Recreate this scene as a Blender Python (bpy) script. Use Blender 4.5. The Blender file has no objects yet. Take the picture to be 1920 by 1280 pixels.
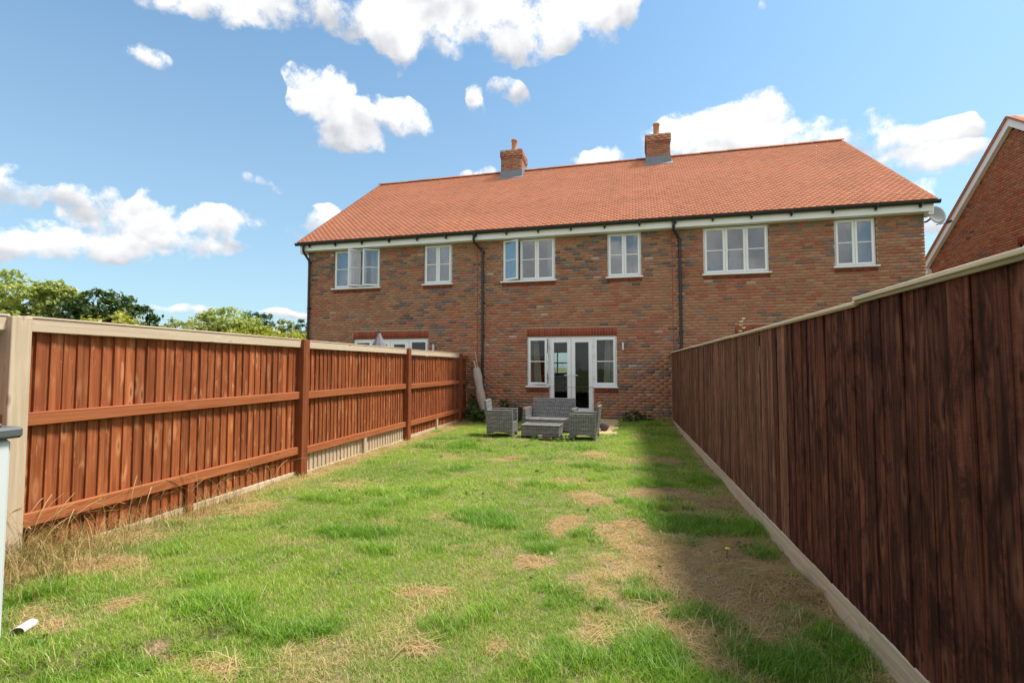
import bpy, math, random
import numpy as np
from mathutils import Vector, Matrix

R = math.radians
random.seed(7)
rng = np.random.default_rng(11)
S = bpy.context.scene
COL = S.collection

# ------------------------------------------------------------------ camera, sky, sun, exposure
CAM_H, FPX, YAW, PITCH = 1.5, 930.0, R(13.9), math.atan(47 / 930.0)
cr = Vector((math.cos(YAW), math.sin(YAW), 0))
cf = Vector((-math.sin(YAW) * math.cos(PITCH), math.cos(YAW) * math.cos(PITCH), math.sin(PITCH)))
cu = cr.cross(cf)
cam_d = bpy.data.cameras.new("camera")
cam = bpy.data.objects.new("camera", cam_d)
COL.objects.link(cam)
M = Matrix((cr, cu, -cf)).transposed().to_4x4()
M.translation = (0, 0, CAM_H)
cam.matrix_world = M
cam_d.sensor_width = 36
cam_d.lens = FPX / 1920 * 36
cam_d.clip_start = 0.05
cam_d.clip_end = 2000
S.camera = cam
S.view_settings.view_transform = 'Standard'
S.view_settings.look = 'None'
S.view_settings.gamma = 1
S.view_settings.use_curve_mapping = False
S.view_settings.exposure = 1.7
S.cycles.max_bounces = 8
S.cycles.transparent_max_bounces = 12

SUN_EL, SUN_AZ = R(60), R(25)          # azimuth measured from +X towards +Y
sd = Vector((math.cos(SUN_AZ) * math.cos(SUN_EL), math.sin(SUN_AZ) * math.cos(SUN_EL), math.sin(SUN_EL)))
sun_d = bpy.data.lights.new("sun", 'SUN')
sun_d.energy = 2.0
sun_d.angle = R(11)      # thin bright veil round the sun
sun_d.color = (1, 0.94, 0.84)
sun = bpy.data.objects.new("sun", sun_d)
COL.objects.link(sun)
sun.rotation_euler = sd.to_track_quat('Z', 'Y').to_euler()
sun.location = (20, 0, 30)


class NT:
    """small helper for building node trees"""
    def __init__(s, tree):
        s.t = tree
        s.n = tree.nodes
        s.l = tree.links

    def set(s, sock, v):
        if isinstance(v, bpy.types.NodeSocket):
            s.l.new(v, sock)
        elif v is not None:
            if sock.type == 'RGBA' and len(v) == 3:
                v = (*v, 1)
            sock.default_value = v

    def node(s, typ, ins=None, **props):
        n = s.n.new(typ)
        for k, v in props.items():
            setattr(n, k, v)
        for k, v in (ins or {}).items():
            s.set(n.inputs[k], v)
        return n

    def math(s, op, a, b=None, c=None, clamp=False):
        n = s.n.new('ShaderNodeMath')
        n.operation = op
        n.use_clamp = clamp
        s.set(n.inputs[0], a)
        if b is not None:
            s.set(n.inputs[1], b)
        if c is not None:
            s.set(n.inputs[2], c)
        return n.outputs[0]

    def vm(s, op, a, b=None, out=0):
        n = s.n.new('ShaderNodeVectorMath')
        n.operation = op
        s.set(n.inputs[0], a)
        if b is not None:
            s.set(n.inputs[1], b)
        return n.outputs[out]

    def mr(s, v, a, b, c=0.0, d=1.0, smooth=True):
        n = s.n.new('ShaderNodeMapRange')
        n.interpolation_type = 'SMOOTHSTEP' if smooth else 'LINEAR'
        for i, q in enumerate((v, a, b, c, d)):
            s.set(n.inputs[i], q)
        return n.outputs[0]

    def mix(s, f, a, b, blend='MIX'):
        n = s.n.new('ShaderNodeMix')
        n.data_type = 'RGBA'
        n.blend_type = blend
        s.set(n.inputs[0], f)
        s.set(n.inputs[6], a)
        s.set(n.inputs[7], b)
        return n.outputs[2]

    def noise(s, vec, scale, detail=4, rough=0.55, dist=0.0):
        n = s.node('ShaderNodeTexNoise', {'Scale': scale, 'Detail': detail, 'Roughness': rough, 'Distortion': dist})
        if vec is not None:
            s.l.new(vec, n.inputs['Vector'])
        return n.outputs['Fac']

    def attr(s, name, typ='GEOMETRY'):
        n = s.n.new('ShaderNodeAttribute')
        n.attribute_type = typ
        n.attribute_name = name
        return n


# clouds of the photograph as soft patches of the sky: azimuth, elevation, half width, half height, weight (radians)
CLOUDS = [(-0.856,0.569,0.127,0.028,1.00),(-0.699,0.598,0.126,0.034,1.00),(-0.535,0.611,0.112,0.049,1.00),(-0.477,0.573,0.058,0.039,1.00),(-0.375,0.627,0.163,0.060,1.00),(-0.215,0.616,0.105,0.058,1.00),(-0.088,0.629,0.108,0.054,1.00),(-0.018,0.635,0.051,0.036,0.90),(-0.526,0.689,0.581,0.053,1.00),(-0.901,0.473,0.043,0.018,0.75),(-0.616,0.490,0.056,0.043,1.00),(-0.582,0.453,0.072,0.045,1.00),(-0.632,0.457,0.045,0.022,0.90),(-0.566,0.420,0.065,0.032,1.00),(-0.461,0.458,0.057,0.035,0.95),(-0.517,0.464,0.046,0.030,0.90),(-0.314,0.495,0.026,0.033,0.42),(-0.325,0.515,0.016,0.020,0.40),(-0.250,0.526,0.040,0.018,0.50),(-0.225,0.515,0.020,0.020,0.42),(-0.722,0.330,0.038,0.014,0.60),(-1.046,0.248,0.040,0.030,1.00),(-1.083,0.252,0.039,0.036,1.00),(-0.964,0.253,0.042,0.025,0.80),(-0.878,0.257,0.030,0.028,1.00),(-0.829,0.233,0.098,0.040,1.00),(-0.921,0.214,0.073,0.036,1.00),(-0.989,0.184,0.082,0.026,1.00),(-1.045,0.172,0.058,0.025,1.00),(-0.763,0.258,0.051,0.023,0.90),(-0.926,0.182,0.085,0.021,0.80),(-0.843,0.202,0.081,0.021,0.70),(-0.667,0.251,0.072,0.026,0.90),(-0.612,0.272,0.042,0.021,0.80),(-0.303,0.374,0.048,0.015,0.90),(-0.053,0.395,0.061,0.022,1.00),(0.100,0.409,0.088,0.050,1.00),(0.231,0.422,0.068,0.051,1.00),(0.176,0.403,0.092,0.052,1.00),(0.301,0.383,0.056,0.035,0.90),(0.385,0.372,0.045,0.028,1.00),(0.434,0.346,0.054,0.022,0.90),(0.491,0.344,0.044,0.019,0.90),(0.518,0.345,0.018,0.016,0.70),(0.452,0.318,0.052,0.020,0.85),(0.508,0.312,0.039,0.019,0.85),(0.240,0.591,0.010,0.014,0.50),(-0.835,0.186,0.030,0.009,0.45),(-0.818,0.097,0.091,0.011,0.40),(-0.677,0.099,0.053,0.010,0.40),(0.475,0.247,0.100,0.047,0.55)]
SKY_STRENGTH = 0.15
W = bpy.data.worlds.new("World")
S.world = W
W.use_nodes = True
W.node_tree.nodes.clear()
w = NT(W.node_tree)
tc = w.node('ShaderNodeTexCoord').outputs['Generated']
dirv = w.vm('NORMALIZE', tc)
sky = w.node('ShaderNodeTexSky', sky_type='NISHITA', sun_disc=False)
sky.sun_elevation = SUN_EL
sky.sun_rotation = math.pi / 2 - SUN_AZ
sky.air_density = 1.0
sky.dust_density = 1.0
sky.ozone_density = 1.0
sx = w.node('ShaderNodeSeparateXYZ', {0: dirv})
az = w.math('ARCTAN2', sx.outputs[0], sx.outputs[1])
el = w.math('ARCSINE', sx.outputs[2])
ang = w.node('ShaderNodeCombineXYZ', {0: az, 1: el}).outputs[0]
warp = w.node('ShaderNodeTexNoise', {'Vector': dirv, 'Scale': 16.0, 'Detail': 2.0})
wv = w.vm('MULTIPLY', w.vm('SUBTRACT', warp.outputs['Color'], (0.5, 0.5, 0.5)), (0.07, 0.05, 0.0))
angw = w.vm('ADD', ang, wv)
field, hsum = None, None
for (a, e, ra, re, wt) in CLOUDS:
    if a < -.6 and e < .29:
        wt *= .66
    if a > .05:
        wt *= .8
    q = w.vm('MULTIPLY', w.vm('SUBTRACT', angw, (a, e, 0)), (1 / (ra * 1.15), 1 / (re * 1.15), 0))
    d2 = w.vm('DOT_PRODUCT', q, q, out=1)
    k = w.math('MULTIPLY_ADD', d2, -wt, wt)
    k = w.math('MAXIMUM', k, 0.0)
    hh = w.math('MULTIPLY', w.vm('DOT_PRODUCT', q, (0, 1, 0), out=1), k)
    field = k if field is None else w.math('ADD', field, k)
    hsum = hh if hsum is None else w.math('ADD', hsum, hh)
hrel = w.math('DIVIDE', hsum, w.math('ADD', field, 0.05))
# unseen cumulus round the view, cover thickened to whiten and lift fill light
outside = w.mr(w.vm('DOT_PRODUCT', dirv, (-0.232, 0.93, 0.28), out=1), 0.62, 0.42)
scat = w.mr(w.noise(dirv, 3.2, 3, 0.5), 0.37, 0.50)
field = w.math('ADD', w.math('MINIMUM', field, 1.45), w.math('MULTIPLY', scat, outside))
fb = w.noise(dirv, 15.0, 11, 0.62, 0.1)
fa = w.noise(dirv, 10.0, 5, 0.5, 0.1)
fb2 = w.noise(w.vm('ADD', dirv, (0.012, 0.0, 0.022)), 10.0, 5, 0.5, 0.1)
big = w.noise(dirv, 5.0, 3, 0.5)
dens_raw = w.math('ADD', field, w.math('MULTIPLY', w.math('SUBTRACT', fb, 0.5), 4.8))
dens_raw = w.math('MULTIPLY', dens_raw, w.mr(field, 0.02, 0.18))
dens = w.mr(dens_raw, 0.08, 1.0)
lit = w.math('MULTIPLY', w.math('SUBTRACT', fa, fb2), 2.6)
lit = w.math('ADD', lit, w.math('MULTIPLY', hrel, 0.9))
lit = w.math('ADD', lit, w.math('MULTIPLY', w.math('SUBTRACT', big, 0.5), 0.8))
lit = w.math('ADD', lit, 0.60, clamp=True)
ccol = w.mix(lit, (0.195 / SKY_STRENGTH, 0.202 / SKY_STRENGTH, 0.218 / SKY_STRENGTH), (0.40 / SKY_STRENGTH, 0.395 / SKY_STRENGTH, 0.388 / SKY_STRENGTH))
skyc = w.mix(1.0, sky.outputs[0], (0.315, 0.432, 0.445), 'MULTIPLY')
# thin summer haze whitening the air towards the horizon
hz = w.mr(el, 0.0, 0.70, 0.60, 0.0, False)
skyc = w.mix(hz, skyc, (0.165 / SKY_STRENGTH, 0.205 / SKY_STRENGTH, 0.236 / SKY_STRENGTH))
final = w.mix(dens, skyc, ccol)
bg = w.node('ShaderNodeBackground', {'Color': final, 'Strength': SKY_STRENGTH})
w.l.new(bg.outputs[0], w.node('ShaderNodeOutputWorld').inputs[0])
W.cycles.sampling_method = 'MANUAL'
W.cycles.sample_map_resolution = 512


# ------------------------------------------------------------------ helpers
def ground_at(u, v, z=0.0):
    """where a sight line of the photograph meets the ground"""
    d = cf * FPX + cr * (u - 960) - cu * (v - 640)
    t = (z - CAM_H) / d.z
    return d.x * t, d.y * t


def proj(p):
    q = Vector(p) - Vector((0, 0, CAM_H))
    d = q.dot(cf)
    if d < 0.1:
        return None
    return 960 + FPX * q.dot(cr) / d, 640 - FPX * q.dot(cu) / d, FPX / d


class VN:
    """2-D value noise"""
    def __init__(s, seed):
        s.g = np.random.default_rng(seed).random((256, 256))

    def __call__(s, x, y, oct=3):
        x = np.asarray(x, float)
        y = np.asarray(y, float)
        t, a, n = 0, 1, 0
        for o in range(oct):
            xi = np.floor(x).astype(int)
            yi = np.floor(y).astype(int)
            fx = x - xi
            fy = y - yi
            fx = fx * fx * (3 - 2 * fx)
            fy = fy * fy * (3 - 2 * fy)
            g = lambda i, j: s.g[(xi + i) % 256, (yi + j) % 256]
            t = t + a * ((g(0, 0) * (1 - fx) + g(1, 0) * fx) * (1 - fy) + (g(0, 1) * (1 - fx) + g(1, 1) * fx) * fy)
            n += a
            a *= .5
            x = x * 2 + 17.3
            y = y * 2 + 5.1
        return t / n


vn1, vn2, vn3, vn4 = VN(1), VN(2), VN(3), VN(4)


def sstep(a, b, x):
    t = np.clip((x - a) / (b - a), 0, 1)
    return t * t * (3 - 2 * t)


def setup(o, label=None, cat=None, group=None, kind=None):
    if label:
        o['label'] = label
    if cat:
        o['category'] = cat
    if group:
        o['group'] = group
    if kind:
        o['kind'] = kind
    return o


def empty(name, loc=(0, 0, 0), parent=None, **k):
    o = bpy.data.objects.new(name, None)
    COL.objects.link(o)
    o.location = loc
    o.empty_display_size = 0.2
    if parent:
        o.parent = parent
    return setup(o, **k)


class MB:
    """collects shapes and links them as one mesh object"""
    def __init__(s, T=None):
        s.v, s.f, s.m, s.sm = [], [], [], []
        s.T = T

    def add(s, vs, fs, mi=0, smooth=False):
        b = len(s.v)
        for p in vs:
            p = Vector(p)
            s.v.append(tuple(s.T(p) if callable(s.T) else (s.T @ p if s.T else p)))
        for f in fs:
            s.f.append(tuple(i + b for i in f))
            s.m.append(mi)
            s.sm.append(smooth)
        return s

    def box(s, a, b, mi=0, c=0.0):
        x0, y0, z0 = a
        x1, y1, z1 = b
        if c <= 0:
            return s.add([(x0, y0, z0), (x1, y0, z0), (x1, y1, z0), (x0, y1, z0), (x0, y0, z1), (x1, y0, z1), (x1, y1, z1), (x0, y1, z1)],
                         [(0, 3, 2, 1), (4, 5, 6, 7), (0, 1, 5, 4), (1, 2, 6, 5), (2, 3, 7, 6), (3, 0, 4, 7)], mi)
        # chamfered box
        vs, idx = [], {}
        for i, x in enumerate((x0, x1)):
            for j, y in enumerate((y0, y1)):
                for k, z in enumerate((z0, z1)):
                    sxn, syn, szn = (1, -1)[i], (1, -1)[j], (1, -1)[k]
                    for ax in range(3):
                        p = [x + sxn * c, y + syn * c, z + szn * c]
                        p[ax] = (x, y, z)[ax]
                        idx[(i, j, k, ax)] = len(vs)
                        vs.append(tuple(p))
        F = []
        q = lambda *t: idx[t]
        for ax in range(3):
            o1, o2 = [(1, 2), (0, 2), (0, 1)][ax]
            for sgn in (0, 1):
                ring = []
                for (p1, p2) in ((0, 0), (1, 0), (1, 1), (0, 1)):
                    key = [0, 0, 0]
                    key[ax] = sgn
                    key[o1] = p1
                    key[o2] = p2
                    ring.append(q(*key, ax))
                F.append(tuple(ring))
        for ax in range(3):                                  # edges running along ax
            o1, o2 = [(1, 2), (0, 2), (0, 1)][ax]
            for p1 in (0, 1):
                for p2 in (0, 1):
                    k0 = [0, 0, 0]
                    k0[o1] = p1
                    k0[o2] = p2
                    k1 = list(k0)
                    k1[ax] = 1
                    F.append((q(*k0, o1), q(*k1, o1), q(*k1, o2), q(*k0, o2)))
        for i in (0, 1):
            for j in (0, 1):
                for k in (0, 1):
                    F.append((q(i, j, k, 0), q(i, j, k, 1), q(i, j, k, 2)))
        return s.add(vs, F, mi)

    def tube(s, pts, rad, n=8, mi=0, caps=True, smooth=True):
        pts = [Vector(p) for p in pts]
        if not hasattr(rad, '__len__'):
            rad = [rad] * len(pts)
        vs, fs = [], []
        for i, p in enumerate(pts):
            d = (pts[min(i + 1, len(pts) - 1)] - pts[max(i - 1, 0)]).normalized()
            up = Vector((0, 0, 1)) if abs(d.z) < .95 else Vector((0, 1, 0))
            a = d.cross(up).normalized()
            b = a.cross(d)
            for k in range(n):
                t = 2 * math.pi * k / n
                vs.append(p + (a * math.cos(t) + b * math.sin(t)) * rad[i])
        for i in range(len(pts) - 1):
            for k in range(n):
                fs.append((i * n + k, i * n + (k + 1) % n, (i + 1) * n + (k + 1) % n, (i + 1) * n + k))
        s.add(vs, fs, mi, smooth)
        if caps:
            s.add(vs[:n], [tuple(range(n - 1, -1, -1))], mi)
            s.add(vs[-n:], [tuple(range(n))], mi)
        return s

    def lathe(s, c, prof, n=16, mi=0, smooth=True):
        vs, fs = [], []
        for (r, z) in prof:
            for k in range(n):
                t = 2 * math.pi * k / n
                vs.append((c[0] + r * math.cos(t), c[1] + r * math.sin(t), c[2] + z))
        for i in range(len(prof) - 1):
            for k in range(n):
                fs.append((i * n + k, i * n + (k + 1) % n, (i + 1) * n + (k + 1) % n, (i + 1) * n + k))
        return s.add(vs, fs, mi, smooth)

    def build(s, name, mats, parent=None, fix=True, **k):
        me = bpy.data.meshes.new(name)
        me.from_pydata(s.v, [], s.f)
        if not isinstance(mats, (list, tuple)):
            mats = [mats]
        for m in mats:
            me.materials.append(m)
        me.polygons.foreach_set('material_index', s.m)
        me.polygons.foreach_set('use_smooth', s.sm)
        if fix:
            import bmesh
            bm = bmesh.new()
            bm.from_mesh(me)
            bmesh.ops.recalc_face_normals(bm, faces=bm.faces)
            bm.to_mesh(me)
            bm.free()
        me.update()
        o = bpy.data.objects.new(name, me)
        COL.objects.link(o)
        if parent:
            o.parent = parent
        return setup(o, **k)


def quick_mesh(name, V, F, mat, attrs=None, smooth=False, colattr=None):
    """quads/tris from numpy arrays; attrs: name -> per-point float array; colattr: per-face colours"""
    me = bpy.data.meshes.new(name)
    V = np.asarray(V, np.float32)
    F = np.asarray(F, np.int32)
    n, k = F.shape
    me.vertices.add(len(V))
    me.vertices.foreach_set('co', V.ravel())
    me.loops.add(n * k)
    me.loops.foreach_set('vertex_index', F.ravel())
    me.polygons.add(n)
    me.polygons.foreach_set('loop_start', np.arange(0, n * k, k, dtype=np.int32))
    me.polygons.foreach_set('loop_total', np.full(n, k, np.int32))
    if smooth:
        me.polygons.foreach_set('use_smooth', np.ones(n, bool))
    for a, arr in (attrs or {}).items():
        at = me.attributes.new(a, 'FLOAT', 'POINT')
        at.data.foreach_set('value', np.asarray(arr, np.float32))
    if colattr is not None:
        at = me.attributes.new('col', 'FLOAT_COLOR', 'FACE')
        c = np.ones((n, 4), np.float32)
        c[:, :3] = colattr
        at.data.foreach_set('color', c.ravel())
    me.update(calc_edges=True)
    if mat:
        me.materials.append(mat)
    return me


def link(name, me, parent=None, loc=None, **k):
    o = bpy.data.objects.new(name, me)
    COL.objects.link(o)
    if parent:
        o.parent = parent
    if loc is not None:
        o.location = loc
    return setup(o, **k)


# ------------------------------------------------------------------ materials
def new_mat(name):
    m = bpy.data.materials.new(name)
    m.use_nodes = True
    m.node_tree.nodes.clear()
    t = NT(m.node_tree)
    out = t.node('ShaderNodeOutputMaterial')
    return m, t, out


def principled(t, out, col, rough=0.6, bump=None, bstr=0.3, bdist=0.01, **ins):
    p = t.node('ShaderNodeBsdfPrincipled')
    t.set(p.inputs['Base Color'], col)
    t.set(p.inputs['Roughness'], rough)
    for k, v in ins.items():
        t.set(p.inputs[k], v)
    if bump is not None:
        b = t.node('ShaderNodeBump', {'Height': bump, 'Strength': bstr, 'Distance': bdist})
        t.l.new(b.outputs[0], p.inputs['Normal'])
    t.l.new(p.outputs[0], out.inputs[0])
    return p


def plain(name, col, rough=0.5, var=0.15, scale=6.0, metallic=0.0, bump=0.15):
    m, t, out = new_mat(name)
    oc = t.node('ShaderNodeTexCoord').outputs['Object']
    n = t.noise(oc, scale, 6, 0.6)
    n2 = t.noise(oc, scale * 9, 3, 0.6)
    c = t.mix(n, tuple(x * (1 - var) for x in col), tuple(min(1, x * (1 + var)) for x in col))
    r = t.math('ADD', t.math('MULTIPLY', t.math('SUBTRACT', n, .5), .25), rough)
    principled(t, out, c, r, n2, bump, 0.002, Metallic=metallic)
    return m


def brick_mat():
    m, t, out = new_mat('brick_clay')
    oc = t.node('ShaderNodeTexCoord').outputs['Object']
    geo = t.node('ShaderNodeNewGeometry').outputs['Position']
    c = t.attr('col').outputs['Color']
    n = t.noise(geo, 34.0, 5, 0.65)
    n2 = t.noise(geo, 160.0, 4, 0.65)
    c2 = t.mix(0.75, c, t.mix(n, (0.45, 0.45, 0.45), (1.5, 1.5, 1.5)), 'MULTIPLY')
    bloom = t.mr(t.noise(geo, 2.1, 5, 0.6), 0.58, 0.8, 0, 0.08)
    c2 = t.mix(bloom, c2, (0.42, 0.33, 0.25))
    principled(t, out, c2, 0.88, n2, 0.5, 0.004)
    return m


def tile_mat():
    m, t, out = new_mat('roof_tile_clay')
    geo = t.node('ShaderNodeNewGeometry').outputs['Position']
    c = t.attr('col').outputs['Color']
    n = t.noise(geo, 22.0, 5, 0.65)
    c2 = t.mix(0.6, c, t.mix(n, (0.75, 0.75, 0.75), (1.25, 1.25, 1.25)), 'MULTIPLY')
    st = t.mr(t.noise(t.vm('MULTIPLY', geo, (1.2, 0.35, 0.35)), 1.0, 6, 0.65), 0.52, 0.75, 0, 0.4)
    c2 = t.mix(st, c2, (0.44, 0.21, 0.135))
    principled(t, out, c2, 0.85, t.noise(geo, 120, 3), 0.4, 0.003)
    return m


def texture_brick_mat(name, c1, c2, mortar):
    m, t, out = new_mat(name)
    oc = t.node('ShaderNodeTexCoord').outputs['Object']
    s = t.node('ShaderNodeSeparateXYZ', {0: oc})
    v = t.node('ShaderNodeCombineXYZ', {0: t.math('ADD', s.outputs[0], s.outputs[1]), 1: s.outputs[2]}).outputs[0]
    b = t.node('ShaderNodeTexBrick', {'Vector': v, 'Color1': c1, 'Color2': c2, 'Mortar': mortar, 'Scale': 1.0, 'Mortar Size': 0.005,
                                      'Brick Width': 0.225, 'Row Height': 0.075})
    c = t.mix(0.6, b.outputs[0], t.mix(t.noise(oc, 5, 5), (0.5, 0.5, 0.5), (1.5, 1.5, 1.5)), 'MULTIPLY')
    principled(t, out, c, 0.9, b.outputs['Fac'], -0.5, 0.006)
    return m


def wood_mat(name, base, dark, light, wear=0.35, streak=0.5, rough=0.75, axis=2, tonal=0.35, spec=0.3, blotch=0.0):
    m, t, out = new_mat(name)
    oc = t.node('ShaderNodeTexCoord').outputs['Object']
    rnd = t.node('ShaderNodeObjectInfo').outputs['Random']
    off = t.node('ShaderNodeCombineXYZ', {0: t.math('MULTIPLY', rnd, 61.7), 1: t.math('MULTIPLY', rnd, 23.1), 2: t.math('MULTIPLY', rnd, 37.9)}).outputs[0]
    p = t.vm('ADD', oc, off)
    sc = [30.0, 30.0, 30.0]
    sc[axis] = 0.9
    sc2 = [9.0, 9.0, 9.0]
    sc2[axis] = 2.6
    sc3 = [5.0, 5.0, 5.0]
    sc3[axis] = 0.8
    g = t.noise(t.vm('MULTIPLY', p, tuple(sc)), 1.0, 6, 0.65, 0.6)
    fine = t.noise(t.vm('MULTIPLY', p, tuple(x * 5 for x in sc)), 1.0, 3, 0.6)
    st = t.noise(t.vm('MULTIPLY', p, tuple(sc3)), 1.0, 5, 0.6, 0.4)
    vo = t.node('ShaderNodeTexVoronoi', {'Vector': t.vm('MULTIPLY', p, tuple(sc2)), 'Scale': 1.0})
    kn = t.mr(vo.outputs['Distance'], 0.17, 0.06)
    ring = t.mr(vo.outputs['Distance'], 0.36, 0.14)
    c = t.mix(t.mr(g, 0.3, 0.72), dark, base)
    c = t.mix(t.math('MULTIPLY', t.mr(st, 0.46, 0.66), streak), c, dark)
    we = t.mr(t.noise(t.vm('MULTIPLY', p, tuple(x * 1.4 for x in sc2)), 1.0, 5, 0.65, 1.2), 0.56, 0.76)
    c = t.mix(t.math('MULTIPLY', we, wear), c, light)
    if blotch:
        wp = t.node('ShaderNodeNewGeometry').outputs['Position']
        b1 = t.mr(t.noise(t.vm('MULTIPLY', wp, (1.0, 6.0, 2.6)), 1.0, 8, 0.72, 1.0), 0.47, 0.62)
        c = t.mix(t.math('MULTIPLY', b1, blotch), c, dark)
        v2 = t.node('ShaderNodeTexVoronoi', {'Vector': t.vm('MULTIPLY', p, (11.0, 11.0, 5.0)), 'Scale': 1.0})
        c = t.mix(t.math('MULTIPLY', t.mr(v2.outputs['Distance'], 0.16, 0.05), .8), c, tuple(x * .35 for x in dark))
        saw = t.noise(t.vm('MULTIPLY', p, (20.0, 20.0, 240.0)), 1.0, 2, .5)
        c = t.mix(t.mr(saw, .3, .7, 0, .3), c, dark)
    c = t.mix(t.math('MULTIPLY', ring, wear * .6), c, light)
    c = t.mix(t.math('MULTIPLY', kn, 0.7), c, tuple(x * .5 for x in dark))
    tone = t.math('ADD', t.math('MULTIPLY', rnd, tonal), 1 - tonal / 2)
    c = t.mix(1.0, c, t.node('ShaderNodeCombineXYZ', {0: tone, 1: tone, 2: tone}).outputs[0], 'MULTIPLY')
    h = t.math('ADD', g, t.math('MULTIPLY', fine, .4))
    principled(t, out, c, rough, h, 0.35, 0.004, **{'Specular IOR Level': spec})
    return m


def leaf_mat(name, c_dark, c_light, trans=0.35):
    m, t, out = new_mat(name)
    a = t.attr('tone').outputs['Fac']
    c = t.mix(a, c_dark, c_light)
    d = t.node('ShaderNodeBsdfDiffuse', {'Color': c})
    tr = t.node('ShaderNodeBsdfTranslucent', {'Color': t.mix(1.0, c, (1.5, 1.5, 0.7), 'MULTIPLY')})
    gl = t.node('ShaderNodeBsdfGlossy', {'Color': (0.5, 0.5, 0.5), 'Roughness': 0.45})
    mx = t.node('ShaderNodeMixShader', {0: trans, 1: d.outputs[0], 2: tr.outputs[0]})
    mx2 = t.node('ShaderNodeMixShader', {0: 0.06, 1: mx.outputs[0], 2: gl.outputs[0]})
    t.l.new(mx2.outputs[0], out.inputs[0])
    return m


def blade_mat(name, green1, green2, straw1, straw2):
    m, t, out = new_mat(name)
    dry = t.attr('dry', 'INSTANCER').outputs['Fac']
    hue = t.attr('hue', 'INSTANCER').outputs['Fac']
    v = t.attr('tone').outputs['Fac']
    up = t.attr('along').outputs['Fac']
    mixv = t.math('ADD', t.math('MULTIPLY', v, .5), t.math('MULTIPLY', hue, .5))
    g = t.mix(mixv, green1, green2)
    s = t.mix(v, straw1, straw2)
    f = t.mr(t.math('ADD', dry, t.math('MULTIPLY', t.math('SUBTRACT', v, 0.5), 0.9)), 0.38, 0.62)
    c = t.mix(f, g, s)
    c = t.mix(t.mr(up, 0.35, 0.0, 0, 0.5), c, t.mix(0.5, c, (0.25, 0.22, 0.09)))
    d = t.node('ShaderNodeBsdfDiffuse', {'Color': c})
    tr = t.node('ShaderNodeBsdfTranslucent', {'Color': t.mix(1.0, c, (1.4, 1.4, 0.8), 'MULTIPLY')})
    mx = t.node('ShaderNodeMixShader', {0: 0.45, 1: d.outputs[0], 2: tr.outputs[0]})
    gl = t.node('ShaderNodeBsdfGlossy', {'Color': (0.6, 0.6, 0.6), 'Roughness': 0.5})
    mx2 = t.node('ShaderNodeMixShader', {0: 0.05, 1: mx.outputs[0], 2: gl.outputs[0]})
    t.l.new(mx2.outputs[0], out.inputs[0])
    return m


def soil_mat():
    m, t, out = new_mat('lawn_soil')
    geo = t.node('ShaderNodeNewGeometry').outputs['Position']
    dry = t.attr('dry').outputs['Fac']
    n = t.noise(geo, 9.0, 8, 0.7)
    n2 = t.noise(geo, 60.0, 5, 0.7)
    earth = t.mix(t.mr(n2, .3, .7), (0.14, 0.088, 0.05), (0.46, 0.31, 0.18))
    thatch = t.mix(t.mr(n2, .3, .7), (0.10, 0.11, 0.03), (0.24, 0.24, 0.075))
    c = t.mix(t.mr(t.math('ADD', dry, t.math('MULTIPLY', t.math('SUBTRACT', n, .5), .8)), .3, .6), thatch, earth)
    principled(t, out, c, 0.95, t.math('ADD', n, t.math('MULTIPLY', n2, .5)), 0.9, 0.03)
    return m


def field_mat():
    m, t, out = new_mat('meadow_grass')
    geo = t.node('ShaderNodeNewGeometry').outputs['Position']
    n = t.noise(geo, 0.25, 8, 0.65)
    n2 = t.noise(geo, 25.0, 6, 0.7)
    c = t.mix(t.mr(n, .35, .65), (0.07, 0.11, 0.025), (0.17, 0.17, 0.06))
    c = t.mix(0.6, c, t.mix(n2, (0.4, 0.4, 0.4), (1.5, 1.5, 1.5)), 'MULTIPLY')
    principled(t, out, c, 0.95, n2, 0.8, 0.05)
    return m


def glass_mat(name, tint=(0.86, 0.9, 0.9), base=0.06, k=1.2):
    m, t, out = new_mat(name)
    tr = t.node('ShaderNodeBsdfTransparent', {'Color': tint})
    geo = t.node('ShaderNodeNewGeometry').outputs['Position']
    b = t.node('ShaderNodeBump', {'Height': t.noise(geo, 2.2, 2, .5), 'Strength': 0.05, 'Distance': 0.03})
    gl = t.node('ShaderNodeBsdfGlossy', {'Color': (1, 1, 1), 'Roughness': 0.01, 'Normal': b.outputs[0]})
    fr = t.node('ShaderNodeFresnel', {'IOR': 1.55}).outputs[0]
    f = t.math('ADD', t.math('MULTIPLY', fr, k), base, clamp=True)
    mx = t.node('ShaderNodeMixShader', {0: f, 1: tr.outputs[0], 2: gl.outputs[0]})
    t.l.new(mx.outputs[0], out.inputs[0])
    return m


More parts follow.
